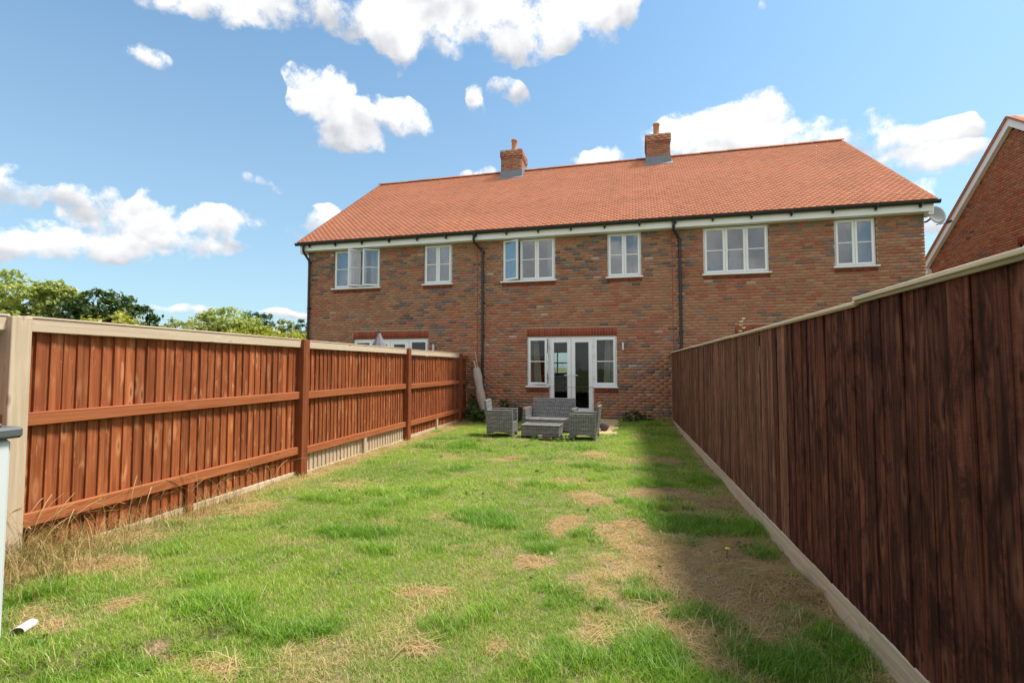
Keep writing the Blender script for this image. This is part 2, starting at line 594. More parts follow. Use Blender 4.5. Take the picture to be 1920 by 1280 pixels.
def weave_mat():
    m, t, out = new_mat('grey_rattan')
    oc = t.node('ShaderNodeTexCoord').outputs['Object']
    s = t.node('ShaderNodeSeparateXYZ', {0: oc})
    nrm = t.node('ShaderNodeSeparateXYZ', {0: t.node('ShaderNodeNewGeometry').outputs['Normal']})
    top = t.mr(t.math('ABSOLUTE', nrm.outputs[2]), 0.6, 0.8)
    h = t.math('ADD', s.outputs[0], s.outputs[1])
    vv = t.math('ADD', s.outputs[2], t.math('MULTIPLY', top, t.math('SUBTRACT', s.outputs[1], s.outputs[0])))
    v = t.node('ShaderNodeCombineXYZ', {0: h, 1: vv}).outputs[0]
    b = t.node('ShaderNodeTexBrick', {'Vector': v, 'Color1': (0.30, 0.295, 0.285), 'Color2': (0.12, 0.117, 0.115), 'Mortar': (0.03, 0.03, 0.03), 'Scale': 1.0,
                                      'Mortar Size': 0.0035, 'Mortar Smooth': 0.4, 'Brick Width': 0.062, 'Row Height': 0.021, 'Bias': -0.15})
    n = t.noise(t.vm('MULTIPLY', oc, (8.0, 8.0, 55.0)), 1.0, 3, 0.6)
    c = t.mix(t.mr(n, .35, .65, 0, .75), b.outputs[0], t.mix(0.5, b.outputs[0], (0.12, 0.115, 0.11)))
    c = t.mix(t.mr(t.noise(t.vm('MULTIPLY', oc, (6.0, 6.0, 40.0)), 1.3, 2, 0.5), .55, .7, 0, .5), c, (0.40, 0.39, 0.37))
    band = t.math('SINE', t.math('MULTIPLY', vv, 2 * math.pi / 0.088))
    c = t.mix(t.mr(band, -.3, .5, 0, .5), c, t.mix(1.0, c, (0.42, 0.42, 0.42), 'MULTIPLY'))
    fl_ = t.math('SINE', t.math('MULTIPLY', h, 2 * math.pi / 0.05))
    c = t.mix(t.mr(fl_, .2, .7, 0, .2), c, (0.42, 0.41, 0.39))
    principled(t, out, c, 0.55, b.outputs['Fac'], -0.6, 0.004)
    return m


def cloth_mat(name, col, trans=0.25):
    m, t, out = new_mat(name)
    oc = t.node('ShaderNodeTexCoord').outputs['Object']
    n = t.noise(oc, 7, 4)
    c = t.mix(n, tuple(x * .85 for x in col), tuple(min(1, x * 1.1) for x in col))
    d = t.node('ShaderNodeBsdfDiffuse', {'Color': c})
    tr = t.node('ShaderNodeBsdfTranslucent', {'Color': c})
    t.l.new(t.node('ShaderNodeMixShader', {0: trans, 1: d.outputs[0], 2: tr.outputs[0]}).outputs[0], out.inputs[0])
    return m


MT = dict(
    brick=brick_mat(), tile=tile_mat(),
    mortar=plain('mortar', (0.40, 0.31, 0.20), 0.95, 0.2, 5, bump=.4),
    side_brick=texture_brick_mat('house_brickwork', (0.28, 0.14, 0.08), (0.17, 0.09, 0.06), (0.38, 0.3, 0.2)),
    upvc=plain('white_upvc', (0.88, 0.88, 0.87), 0.32, 0.03, 3, bump=.03),
    fascia=plain('white_fascia', (0.88, 0.87, 0.86), 0.4, 0.05, 2, bump=.03),
    black=plain('black_plastic', (0.016, 0.016, 0.018), 0.35, 0.2, 8, bump=.05),
    lead=plain('lead_sheet', (0.21, 0.235, 0.27), 0.5, 0.3, 7, bump=.3),
    cement=plain('cement', (0.36, 0.33, 0.24), 0.95, 0.35, 9, bump=.5),
    terracotta=plain('terracotta', (0.48, 0.2, 0.11), 0.8, 0.2, 9),
    deck=plain('roof_felt', (0.05, 0.03, 0.025), 0.9, 0.1),
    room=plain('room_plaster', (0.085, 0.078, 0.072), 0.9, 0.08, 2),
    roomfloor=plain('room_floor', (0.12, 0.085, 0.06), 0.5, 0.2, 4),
    glass=glass_mat('window_glass', (0.84, 0.89, 0.92), 0.06),
    doorglass=glass_mat('door_glass', (0.84, 0.87, 0.86), 0.0, .6),
    chrome=plain('brushed_steel', (0.6, 0.6, 0.58), 0.3, 0.05, 5, 0.9, .05),
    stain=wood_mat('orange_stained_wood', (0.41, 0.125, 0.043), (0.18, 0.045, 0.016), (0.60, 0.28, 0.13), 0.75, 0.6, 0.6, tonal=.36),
    stain_rail=wood_mat('orange_stained_rail', (0.42, 0.138, 0.052), (0.27, 0.078, 0.028), (0.46, 0.18, 0.08), 0.3, 0.3, 0.6, 1, tonal=.1),
    stain_post=wood_mat('orange_stained_post', (0.34, 0.10, 0.036), (0.17, 0.043, 0.016), (0.44, 0.15, 0.06), 0.35, 0.4, 0.6, tonal=.2),
    pale=wood_mat('pale_bare_wood', (0.60, 0.49, 0.36), (0.48, 0.37, 0.26), (0.68, 0.59, 0.46), 0.4, 0.3, 0.8, 1, tonal=.1),
    pale_post=wood_mat('pale_bare_post', (0.55, 0.44, 0.32), (0.44, 0.33, 0.22), (0.64, 0.54, 0.42), 0.4, 0.3, 0.8, tonal=.1),
    pale_cap=wood_mat('pale_bounce_lit_cap', (0.74, 0.62, 0.49), (0.60, 0.48, 0.36), (0.80, 0.70, 0.58), 0.4, 0.3, 0.85, 1, tonal=.1),  # pale capping wood, colour lightened further to stand for bounced light
    cap=wood_mat('weathered_cap', (0.40, 0.32, 0.21), (0.22, 0.18, 0.11), (0.55, 0.46, 0.33), 0.5, 0.5, 0.85, 1, tonal=.2),
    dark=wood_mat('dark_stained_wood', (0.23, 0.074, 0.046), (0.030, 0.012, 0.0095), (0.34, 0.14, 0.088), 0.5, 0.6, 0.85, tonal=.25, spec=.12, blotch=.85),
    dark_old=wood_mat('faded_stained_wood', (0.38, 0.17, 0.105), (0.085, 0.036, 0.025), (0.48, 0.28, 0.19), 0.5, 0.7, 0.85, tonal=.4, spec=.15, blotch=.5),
    gravelboard=wood_mat('drip_stained_board', (0.66, 0.55, 0.40), (0.48, 0.37, 0.25), (0.72, 0.64, 0.50), 0.4, 0.4, 0.85, 1, tonal=.15),
    rattan=weave_mat(),
    binbody=plain('pale_grey_resin', (0.62, 0.66, 0.68), 0.45, 0.04, 2, bump=.05),
    binlid=plain('dark_grey_resin', (0.09, 0.10, 0.105), 0.5, 0.15, 4, bump=.2),
    sleeve=cloth_mat('beige_cover_cloth', (0.56, 0.46, 0.39), .1),
    curtain=cloth_mat('cream_curtain', (0.72, 0.70, 0.60), .35),
    net=cloth_mat('blue_grey_curtain', (0.62, 0.66, 0.70), .35),
    soil=soil_mat(), field=field_mat(),
    sand=plain('yellow_sand', (0.50, 0.38, 0.20), 0.95, 0.45, 14, bump=.9),
    stone=plain('purple_grey_stone', (0.11, 0.085, 0.085), 0.85, 0.3, 9, bump=.6),
    planter=plain('black_planter_plastic', (0.035, 0.037, 0.04), 0.6, 0.2, 6),
    parasol=cloth_mat('grey_parasol_cloth', (0.24, 0.23, 0.26), .1),
    dish=plain('grey_dish_metal', (0.36, 0.36, 0.35), 0.5, 0.05, 5),
    bark=plain('tree_bark', (0.14, 0.105, 0.075), 0.9, 0.4, 12, bump=.8),
    worktop=plain('pale_worktop', (0.6, 0.58, 0.54), 0.4, 0.05),
    cupboard=plain('grey_cupboard', (0.16, 0.16, 0.16), 0.5, 0.1),
    darkwood=plain('dark_furniture', (0.03, 0.025, 0.022), 0.5, 0.2),
    petal=plain('cream_petal', (0.75, 0.68, 0.45), 0.7, 0.1),
    yellow=plain('dandelion_yellow', (0.8, 0.55, 0.03), 0.6, 0.1),
    leaf_light=leaf_mat('light_green_leaf', (0.075, 0.15, 0.022), (0.20, 0.29, 0.055)),
    leaf_dark=leaf_mat('dark_green_leaf', (0.028, 0.058, 0.014), (0.09, 0.14, 0.032), .2),
    leaf_yellow=leaf_mat('yellow_green_leaf', (0.25, 0.27, 0.035), (0.42, 0.40, 0.07)),
    leaf_mid=leaf_mat('mid_green_leaf', (0.27, 0.33, 0.085), (0.43, 0.46, 0.14)),
    leaf_grey=leaf_mat('grey_green_leaf', (0.05, 0.09, 0.045), (0.10, 0.15, 0.07), .25),
    leaf_olive=leaf_mat('olive_leaf', (0.21, 0.24, 0.08), (0.36, 0.37, 0.14)),
    lawn=blade_mat('lawn_blade', (0.095, 0.255, 0.016), (0.39, 0.56, 0.042), (0.43, 0.31, 0.15), (0.72, 0.56, 0.31)),
    hay=blade_mat('hay_blade', (0.17, 0.20, 0.04), (0.26, 0.26, 0.07), (0.38, 0.27, 0.10), (0.62, 0.47, 0.23)),
)

# ------------------------------------------------------------------ ground
LX0, LS = -4.42, -0.02       # left fence, board line: X = LX0 + LS*Y
RX0, RS = 1.285, -0.0265     # right fence, board line
def left_x(y): return LX0 + LS * y
def right_x(y): return RX0 + RS * y


DRY = [(1350,1085,250,95,.8),(1330,1205,190,60,.7),(1260,960,120,30,.6),(1130,1120,90,50,.55),(1330,1040,150,42,1),(1260,1092,170,36,1),(1180,1000,60,28,.8),(1430,1125,110,36,1),(1240,925,85,15,.95),(1360,942,70,14,.95),(1240,865,34,8,.9),
       (890,1220,50,28,.8),(790,1100,52,20,.8),(1330,1205,50,55,.85),(1150,1055,55,36,.6),(1060,975,55,20,.75),(985,1065,60,20,.7),(330,1258,130,20,1.2),
       (60,1150,60,40,.55),(300,1105,60,12,.5),(1490,1115,60,40,1.1),(1120,858,30,7,.8),(960,860,40,6,.6),(720,985,50,14,.5),(560,1010,60,14,.45),
       (150,1165,80,20,.7),(1100,930,50,12,.6),(1215,1060,60,20,.8),(1130,1200,60,50,.5),(640,1130,50,14,.4),(700,1195,40,20,.5),(1010,1255,60,24,.6),
       (740,1225,50,22,.7),(1190,1010,70,14,.85),(860,1035,40,10,.5),(960,905,50,9,.5),(1480,1055,50,22,1),(640,905,70,10,.5),(470,950,80,18,.55),(200,1060,110,26,.62)]
TUFT = [(1220,1112,50,14),(1345,1168,50,26),(1225,1245,80,40),(1450,1235,110,45),(1285,985,110,22),(1230,958,50,14),(1410,985,60,16),(845,1180,46,18),
        (870,838,44,5),(860,880,30,5),(1190,945,40,8),(1010,1030,40,12),(1180,1090,40,14),(920,980,60,14),(560,1180,90,26),(400,1150,90,20),(700,1000,70,14),(1110,1240,70,30),(1160,1142,34,14),(1420,1040,34,9),(1440,995,40,10),(1180,1230,50,24),(1560,1205,50,30),(1400,1205,40,18),(1300,1020,30,8),(1330,905,40,8),(1210,905,40,8),(1490,1150,24,12),(1270,1170,26,10),(120,1262,90,10),(250,1232,70,10),(370,1200,70,10),(455,1168,40,9),(640,1000,60,10)]


def to_ell(u, v, a, b):
    x, y = ground_at(u, v)
    x1, y1 = ground_at(u + a, v)
    _, ya = ground_at(u, v - b)
    _, yb = ground_at(u, v + b)
    return x, y, math.hypot(x1 - x, y1 - y), max(.04, (ya - yb) / 2)


DRYW = [(*to_ell(*d[:4]), d[4]) for d in DRY]
TUFTW = [to_ell(*d) for d in TUFT]


def dry_field(x, y):
    wx = x + (vn1(x * 2.3, y * 2.3) - .5) * .5
    wy = y + (vn2(x * 2.3, y * 2.3) - .5) * .6
    f = np.zeros_like(x)
    for (a, b, ra, rb, wt) in DRYW:
        f = np.maximum(f, wt * (1 - sstep(.45, 1.25, np.hypot((wx - a) / ra, (wy - b) / rb))))
    n = vn3(x * 1.7 + 9, y * 1.7, 4)
    f = np.maximum(f, .46 * sstep(.56, .78, n))
    f = np.maximum(f, .6 * (1 - sstep(.1, .55, x - (left_x(y) + .1))))
    f = np.maximum(f, .7 * (1 - sstep(.02, .22, right_x(y) - x)))
    return f


def tuft_field(x, y):
    wx = x + (vn2(x * 3, y * 3) - .5) * .25
    wy = y + (vn1(x * 3, y * 3) - .5) * .25
    f = np.zeros_like(x)
    for (a, b, ra, rb) in TUFTW:
        f = np.maximum(f, 1 - sstep(.5, 1.1, np.hypot((wx - a) / ra, (wy - b) / rb)))
    f = np.maximum(f, sstep(.62, .75, vn4(x * 2.4, y * 2.4 + 3, 3)) * .45)
    return f


RA, RB = Vector((-3.1, 1.68)), Vector((-2.12, 2.60))      # raised turf edge across the near left corner
rdir = (RB - RA).normalized()
rnor = Vector((-rdir.y, rdir.x))


def gz(x, y):
    x = np.asarray(x, float)
    y = np.asarray(y, float)
    h = (vn1(x * 1.1 + 4, y * 1.1, 3) - .5) * .05 + (vn2(x * 5, y * 5, 2) - .5) * .025
    s = (x - RA.x) * rdir.x + (y - RA.y) * rdir.y
    d = (x - RA.x) * rnor.x + (y - RA.y) * rnor.y + (vn3(x * 4, y * 4) - .5) * .12
    L = (RB - RA).length
    along = sstep(-1.0, -.2, s) * (1 - sstep(L - .35, L + .1, s))
    h += along * (.045 * sstep(-.08, .08, d) * (1 - sstep(.1, .9, d)) - .045 * (1 - sstep(-.1, .06, d)) * sstep(-.7, -.05, d))
    h += .10 * sstep(11.4, 13.2, y) * sstep(-4.2, -1.5, x)
    c = ground_at(1480, 1100)
    h += .07 * np.exp(-(((x - c[0]) / .16) ** 2 + ((y - c[1]) / .2) ** 2)) * (.5 + vn4(x * 14, y * 14))
    h += .08 * (1 - sstep(.05, .7, x - left_x(y))) * (1 - sstep(2.6, 4.2, y))
    return h


big = MB()
big.add([(-400, -300, -.09), (400, -300, -.09), (400, 600, -.09), (-400, 600, -.09)], [(0, 1, 2, 3)])
big.build('ground', MT['field'], kind='structure')
xs = np.linspace(-4.9, 1.45, 150)
ys = np.concatenate([np.linspace(-4, .8, 40, endpoint=False), np.linspace(.8, 13.52, 300)])
GX, GY = np.meshgrid(xs, ys)
V = np.stack([GX.ravel(), GY.ravel(), gz(GX, GY).ravel()], 1)
nx, ny = len(xs), len(ys)
ii = np.arange((ny - 1) * nx).reshape(ny - 1, nx)[:, :-1].ravel()
F = np.stack([ii, ii + 1, ii + nx + 1, ii + nx], 1)
link('lawn_ground', quick_mesh('lawn_ground', V, F, MT['soil'], {'dry': dry_field(GX, GY).ravel()}, True), kind='structure')

# sand patch in front of the patio door
sx0, sx1, sy0, sy1 = -1.0, -.40, 11.15, 13.3
gx, gy = np.meshgrid(np.linspace(sx0, sx1, 26), np.linspace(sy0, sy1, 60))
edge = np.minimum.reduce([gx - sx0, sx1 - gx, gy - sy0, sy1 - gy]) + (vn1(gx * 6, gy * 6) - .62) * .45
V = np.stack([gx.ravel(), gy.ravel(), (gz(gx, gy) + np.clip(edge, -.05, .05) * .6 + .006).ravel()], 1)
ii = np.arange(59 * 26).reshape(59, 26)[:, :-1].ravel()
link('sand_patch', quick_mesh('sand_patch', V, np.stack([ii, ii + 1, ii + 27, ii + 26], 1), MT['sand'], smooth=True), kind='structure')

# ------------------------------------------------------------------ the brick house
WY = 13.5
HX0, HX1, HB = -9.95, 6.64, 22.7
ZT = 5.12
house = empty('terraced_house', (-1.6, WY, 0), label='long red brick terrace with orange tiled roof and six upstairs windows', cat='house')


def P(o):                     # keep world coordinates under the house empty
    o.matrix_parent_inverse = Matrix.Translation((1.6, -WY, 0))
    return o


def hp(mb, name, mats, parent=None, **k):
    """part of the house built in world coordinates"""
    if parent is None:
        return P(mb.build(name, mats, house, **k))
    return mb.build(name, mats, parent, **k)


WINS = [(-9.04, -7.46, 3.90, 5.10), (-6.03, -5.15, 3.92, 5.09), (-3.62, -2.11, 3.90, 5.10), (-.69, .20, 3.90, 5.10), (1.75, 3.30, 3.87, 5.09), (4.76, 5.65, 3.92, 5.09)]
DOORS = [(-8.32, -5.87), (-2.91, -.46), (2.46, 4.91)]
openings = []
for a in WINS:
    openings.append((a[0], a[1], a[2] - .035, a[3] + .04))
SOLD = []
for (a, b) in DOORS:
    openings.append((a, b, .93, 2.325))
    openings.append((a + .62, b - .62, .13, .95))
    SOLD.append((a, b, 2.33, 2.555))

PAL = np.array([(0.42, 0.195, 0.110), (0.43, 0.155, 0.088), (0.37, 0.175, 0.105), (0.195, 0.14, 0.12), (0.50, 0.36, 0.27), (0.43, 0.215, 0.125), (0.40, 0.125, 0.074)])


def brick_colour(u, z, r, dark_bias, tint=(1, 1, 1)):
    cl = float(vn2(u * 1.6 + 3, z * 4.0, 3)) * .6 + .4 * float(vn4(u * .35, z * .9))
    pd = np.clip((cl - .45) * 2.0, .03, .34) * dark_bias
    pr = .16 + .30 * float(sstep(.5, .7, vn3(u * .6, z * .9)))
    if r[0] < pd:
        c = PAL[3] * (0.75 + .7 * r[1])
    elif r[0] < pd + pr:
        c = PAL[1] if r[1] < .75 else PAL[6]
    elif r[0] > .992:
        c = PAL[4]
    else:
        c = PAL[0] * (1 - r[1]) + PAL[2 if r[2] < .5 else 5] * r[1]
    return np.clip(c * (.86 + .28 * r[3]) * np.array(tint), .01, .8)


def brick_field(to3, u0, u1, z0, z1, opens, parent, limit, bias, name='brick', outward=None, ok=None, place=None, inside=None, tint=(1, 1, 1)):
    """courses of stretchers; the ones showing largest become parts, the others one joined part"""
    V, F, C = [], [], []
    full = []
    nrow = int((z1 - z0) / .075)
    for row in range(nrow):
        za = z0 + row * .075
        zb = za + .065
        if zb > z1:
            break
        segs = [(u0, u1)]
        for (a, b, c, d) in opens:
            if zb > c + .01 and za < d - .01:
                ns = []
                for (p, q) in segs:
                    if b <= p or a >= q:
                        ns.append((p, q))
                    else:
                        if a > p:
                            ns.append((p, a))
                        if b < q:
                            ns.append((b, q))
                segs = ns
        off = (.1125 if row % 2 else 0) + (0.0 if row % 6 else .056)
        for (p, q) in segs:
            k = math.floor((p - u0 - off) / .225)
            while True:
                a = u0 + off + k * .225
                k += 1
                b = a + .215
                if a >= q:
                    break
                a2, b2 = max(a, p), min(b, q)
                if b2 - a2 < .03:
                    continue
                if inside and not inside((a2 + b2) / 2, zb):
                    continue
                r = rng.random(6)
                bi = bias(za) if callable(bias) else bias
                c = brick_colour((a + b) / 2, za, r, bi, tint)
                d = (r[4] - .5) * .004
                jz = (r[5] - .5) * .003
                full.append((a2, b2, za + jz, zb + jz, d, c, b2 - a2 > .214))
    # rank
    cand = []
    for i, (a, b, c, d, e, col, isf) in enumerate(full):
        if not isf:
            continue
        p = to3((a + b) / 2, (c + d) / 2, 0)
        s1, s2 = proj(to3(a, c, 0)), proj(to3(b, c, 0))
        if s1 is None or s2 is None:
            continue
        u, v, _ = proj(p)
        if not (0 < u < 1920 and 0 < v < 1280) or (ok and not ok(u, v)):
            continue
        cand.append((-abs(s1[0] - s2[0]) - abs(s1[1] - s2[1]), i))
    cand.sort()
    chosen = {i for _, i in cand[:limit]}

    def quads(a, b, c, d, e):
        vs = [to3(a, c, e), to3(b, c, e), to3(b, d, e), to3(a, d, e), to3(a, c, -.012), to3(b, c, -.012), to3(b, d, -.012), to3(a, d, -.012)]
        return vs
    FQ = [(0, 1, 2, 3), (1, 0, 4, 5), (2, 1, 5, 6), (3, 2, 6, 7), (0, 3, 7, 4)]
    for i, (a, b, c, d, e, col, isf) in enumerate(full):
        if i in chosen:
            continue
        base = len(V)
        V += quads(a, b, c, d, e)
        for f in FQ:
            F.append([base + q for q in f])
            C.append(col)
    me = quick_mesh(name + '_courses', V, F, MT['brick'], colattr=np.array(C))
    o = link(name + '_courses', me, parent, kind='stuff')
    place(o)
    # individual bricks: 24 shared colour meshes
    cols = np.array([full[i][5] for i in chosen])
    bank = []
    sel = rng.choice(len(cols), min(24, len(cols)), replace=False)
    o0 = Vector(to3(0, 0, 0))
    for s in sel:
        vs = [Vector(q) - o0 for q in quads(-.1075, .1075, -.0325, .0325, 0)]
        bank.append((cols[s], quick_mesh(name, vs, FQ, MT['brick'], colattr=np.array([cols[s]] * 5))))
    for i in sorted(chosen):
        a, b, c, d, e, col, _ = full[i]
        me = min(bank, key=lambda t: float(np.abs(t[0] - col).sum()))[1]
        o = link(name, me, parent, loc=to3((a + b) / 2, (c + d) / 2, e))
        place(o)


def over_fences(u, v):
    if u > 1258 and v > 655 - (u - 1258) * .27:
        return False
    if u < 880 and v > 590 + u * .085:
        return False
    return True


brick_field(lambda u, z, d: (u, WY - d, z), HX0, HX1, -.1, ZT, openings + [(a, b, c - .01, d) for a, b, c, d in SOLD], house, 300,
            lambda z: 1.5 if z > 3.5 else .8, ok=over_fences, place=P)

# mortar bed: cells round the openings, with reveals
def wall_cells(mb, X0, X1, Z0, Z1, ops, y, mi=0):
    xs = sorted({X0, X1, *[o[0] for o in ops], *[o[1] for o in ops]})
    zs = sorted({Z0, Z1, *[o[2] for o in ops], *[o[3] for o in ops]})
    for i in range(len(xs) - 1):
        for j in range(len(zs) - 1):
            cx, cz = (xs[i] + xs[i + 1]) / 2, (zs[j] + zs[j + 1]) / 2
            if any(o[0] < cx < o[1] and o[2] < cz < o[3] for o in ops):
                continue
            mb.add([(xs[i], y, zs[j]), (xs[i + 1], y, zs[j]), (xs[i + 1], y, zs[j + 1]), (xs[i], y, zs[j + 1])], [(0, 1, 2, 3)], mi)


mb = MB()
wall_cells(mb, HX0, HX1, -.2, ZT + .1, openings, WY + .007)
for (a, b, c, d) in openings:
    y0, y1 = WY + .007, WY + .26
    mb.add([(a, y0, c), (a, y1, c), (a, y1, d), (a, y0, d)], [(0, 1, 2, 3)], 1)
    mb.add([(b, y0, c), (b, y1, c), (b, y1, d), (b, y0, d)], [(0, 1, 2, 3)], 1)
    mb.add([(a, y0, d), (a, y1, d), (b, y1, d), (b, y0, d)], [(0, 1, 2, 3)], 1)
    if c < .5 or c > 3:
        mb.add([(a, y0, c), (a, y1, c), (b, y1, c), (b, y0, c)], [(0, 1, 2, 3)], 1)
for (a, b) in DOORS:
    for (p, q) in ((a, a + .62), (b - .62, b)):
        mb.add([(p, WY + .007, .94), (p, WY + .26, .94), (q, WY + .26, .94), (q, WY + .007, .94)], [(0, 1, 2, 3)], 1)
hp(mb, 'wall', [MT['mortar'], MT['side_brick']], fix=False)
GE, GZE, RY, RZ = 13.17, 5.335, 18.2, 8.95      # eaves and ridge of the roof
mb = MB()
KW = (-4.0, -2.9, 1.15, 2.2)
wall_cells(mb, HX0, HX1, -.2, ZT, [KW], HB)
for x in (HX0 + .004, HX1 - .004):
    mb.add([(x, WY + .008, -.2), (x, HB, -.2), (x, HB, ZT), (x, WY + .008, ZT)], [(0, 1, 2, 3)])
    mb.add([(x, WY + .008, ZT + .35), (x, HB, ZT + .35), (x, RY, RZ - .12)], [(0, 1, 2)])
    mb.add([(x, WY + .008, ZT), (x, HB, ZT), (x, HB, ZT + .35), (x, WY + .008, ZT + .35)], [(0, 1, 2, 3)])
hp(mb, 'side_wall', MT['side_brick'], fix=False)

# soldier courses over the doors, headers under the sills
bk = [quick_mesh('lintel_brick', [(-.0325, 0, -.1075), (.0325, 0, -.1075), (.0325, 0, .1075), (-.0325, 0, .1075), (-.0325, .012, -.1075), (.0325, .012, -.1075), (.0325, .012, .1075), (-.0325, .012, .1075)],
                 [(0, 1, 2, 3), (1, 0, 4, 5), (2, 1, 5, 6), (3, 2, 6, 7), (0, 3, 7, 4)], MT['brick'], colattr=np.array([np.array((0.33, 0.062, 0.032)) * s] * 5)) for s in (.85, .95, 1.02, 1.12)]
for (a, b, c, d) in SOLD:
    n = round((b - a) / .0766)
    for i in range(n):
        P(link('lintel_brick', random.choice(bk), house, loc=(a + (i + .5) * (b - a) / n, WY - .003 + random.uniform(-.001, .001), (c + d) / 2 + .003)))
V, F, C = [], [], []
for (a, b, c, d) in [(q[0] - .02, q[1] + .02, q[2] - .135, q[2] - .055) for q in WINS] + [(q[0] - .02, q[0] + .6, .80, .885) for q in DOORS] + [(q[1] - .6, q[1] + .02, .80, .885) for q in DOORS]:
    n = round((b - a) / .075)
    for i in range(n):
        x = a + (i + .5) * (b - a) / n
        base = len(V)
        for (dy) in (-.012, .004):
            V += [(x - .033, WY + dy, c), (x + .033, WY + dy, c), (x + .033, WY + dy, d), (x - .033, WY + dy, d)]
        col = np.array((0.26, 0.055, 0.03)) * random.uniform(.8, 1.2)
        for f in ((0, 1, 2, 3), (1, 0, 4, 5), (2, 1, 5, 6), (3, 2, 6, 7), (0, 3, 7, 4)):
            F.append([base + q for q in f])
            C.append(col)
P(link('sill_bricks', quick_mesh('sill_bricks', V, F, MT['brick'], colattr=np.array(C)), house, kind='stuff'))
redj = plain('red_joint_sealant', (0.28, 0.07, 0.05), 0.8, 0.2)
for x in (-4.363, .979):
    hp(MB().box((x - .011, WY - .002, -.05), (x + .011, WY + .01, ZT)), 'movement_joint', redj)

# ---- roof
SL = math.hypot(RY - GE, RZ - GZE)
ca, sa = (RY - GE) / SL, (RZ - GZE) / SL


def roof3(x, s, h):
    return (x, GE + s * ca - h * sa, GZE + s * sa + h * ca)


VX0, VX1 = -10.14, 6.77
mb = MB()
mb.add([roof3(VX0 + .02, .03, -.03), roof3(VX1 - .02, .03, -.03), (VX1 - .02, RY, RZ - .04), (VX0 + .02, RY, RZ - .04)], [(0, 1, 2, 3)])
roof = hp(mb, 'roof', MT['deck'], fix=False)
mb = MB()
mb.add([(VX0, RY, RZ), (VX1, RY, RZ), (VX1, 2 * RY - GE, GZE), (VX0, 2 * RY - GE, GZE)], [(0, 1, 2, 3)])
mb.build('front_slope', MT['terracotta'], roof, fix=False)
for x0, x1 in ((VX0 + .004, VX0 + .05), (VX1 - .05, VX1 - .004)):     # verge undercloak
    mb = MB()
    mb.add([roof3(x0, 0, 0.0), roof3(x1, 0, 0.0), (x1, RY, RZ - .02), (x0, RY, RZ - .02), roof3(x0, 0, -.07), roof3(x1, 0, -.07), (x1, RY, RZ - .10), (x0, RY, RZ - .10)],
           [(0, 1, 2, 3), (4, 7, 6, 5), (0, 4, 5, 1), (1, 5, 6, 2), (3, 7, 4, 0), (2, 6, 7, 3)])
    mb.build('verge', MT['cement'], roof)
V, F, C, cand, tiles = [], [], [], [], []
ncol, nrw = 102, 63
tw = (VX1 - VX0) / ncol
g = SL / nrw
for r_ in range(nrw):
    for c_ in range(ncol + (r_ % 2)):
        x0 = VX0 + c_ * tw - (tw / 2 if r_ % 2 else 0)
        x1 = x0 + tw - .004
        x0, x1 = max(x0, VX0), min(x1, VX1)
        if x1 - x0 < .03:
            continue
        q = rng.random(5)
        s0 = r_ * g + (q[0] - .5) * .008 - .012
        t = .015 + q[1] * .003
        tilt = (q[4] - .5) * .003
        n = float(vn1(x0 * .5, r_ * .12, 3))
        base = np.array((0.72, 0.26, 0.138)) * (1 - q[2]) + np.array((0.68, 0.27, 0.155)) * q[2]
        if q[3] < .12:
            base = np.array((0.62, 0.225, 0.12))
        elif q[3] > .93:
            base = np.array((0.74, 0.30, 0.17))
        tiles.append((x0, x1, s0, t, tilt, np.clip(base * (.90 + .2 * n), 0, .9)))
TQ = [(0, 1, 2, 3), (4, 5, 1, 0), (4, 0, 3, 6), (1, 5, 7, 2)]


def tile_v(x0, x1, s0, t, tilt):
    s1 = s0 + .165
    return [roof3(x0, s0, t + tilt), roof3(x1, s0, t - tilt), roof3(x1, s1, .004), roof3(x0, s1, .004),
            roof3(x0, s0, t - .013 + tilt), roof3(x1, s0, t - .013 - tilt), roof3(x0, s1, -.006), roof3(x1, s1, -.006)]


for i, (x0, x1, s0, t, tilt, c) in enumerate(tiles):
    a, b = proj(roof3(x0, s0, 0)), proj(roof3(x1, s0 + g, 0))
    if a and b and 0 < a[0] < 1920:
        cand.append((-abs(a[0] - b[0]) * abs(a[1] - b[1]), i))
cand.sort()
chosen = {i for _, i in cand[:300]}
for i, (x0, x1, s0, t, tilt, c) in enumerate(tiles):
    if i in chosen:
        continue
    b = len(V)
    V += tile_v(x0, x1, s0, t, tilt)
    for f in TQ:
        F.append([b + k for k in f])
        C.append(c)
link('tile_courses', quick_mesh('tile_courses', V, F, MT['tile'], colattr=np.array(C)), roof, kind='stuff')
bank = []
o0 = Vector(roof3(0, 0, 0))
for i in rng.choice(sorted(chosen), 24, replace=False):
    x0, x1, s0, t, tilt, c = tiles[i]
    bank.append((c, quick_mesh('roof_tile', [Vector(p) - o0 for p in tile_v(-tw / 2, tw / 2 - .004, 0, t, tilt)], TQ, MT['tile'], colattr=np.array([c] * 4))))
for i in sorted(chosen):
    x0, x1, s0, t, tilt, c = tiles[i]
    me = min(bank, key=lambda k: float(np.abs(k[0] - c).sum()))[1]
    o = link('roof_tile', me, roof, loc=roof3((x0 + x1) / 2 + .002, s0, 0))
    o.scale.x = (x1 - x0) / (tw - .004)
rm = MB()
for k in range(9):
    t = math.pi * k / 8
    rm.v += [(0, -math.cos(t) * .115, math.sin(t) * .085 - .03), (.44, -math.cos(t) * .108, math.sin(t) * .08 - .03)]
for k in range(8):
    rm.f.append((2 * k, 2 * k + 1, 2 * k + 3, 2 * k + 2))
rmesh = [quick_mesh('ridge_tile', rm.v, rm.f, MT['tile'], colattr=np.array([np.array((0.44, 0.16, 0.085)) * s] * 8)) for s in (.8, 1, 1.15)]
n = int((VX1 - VX0) / .45)
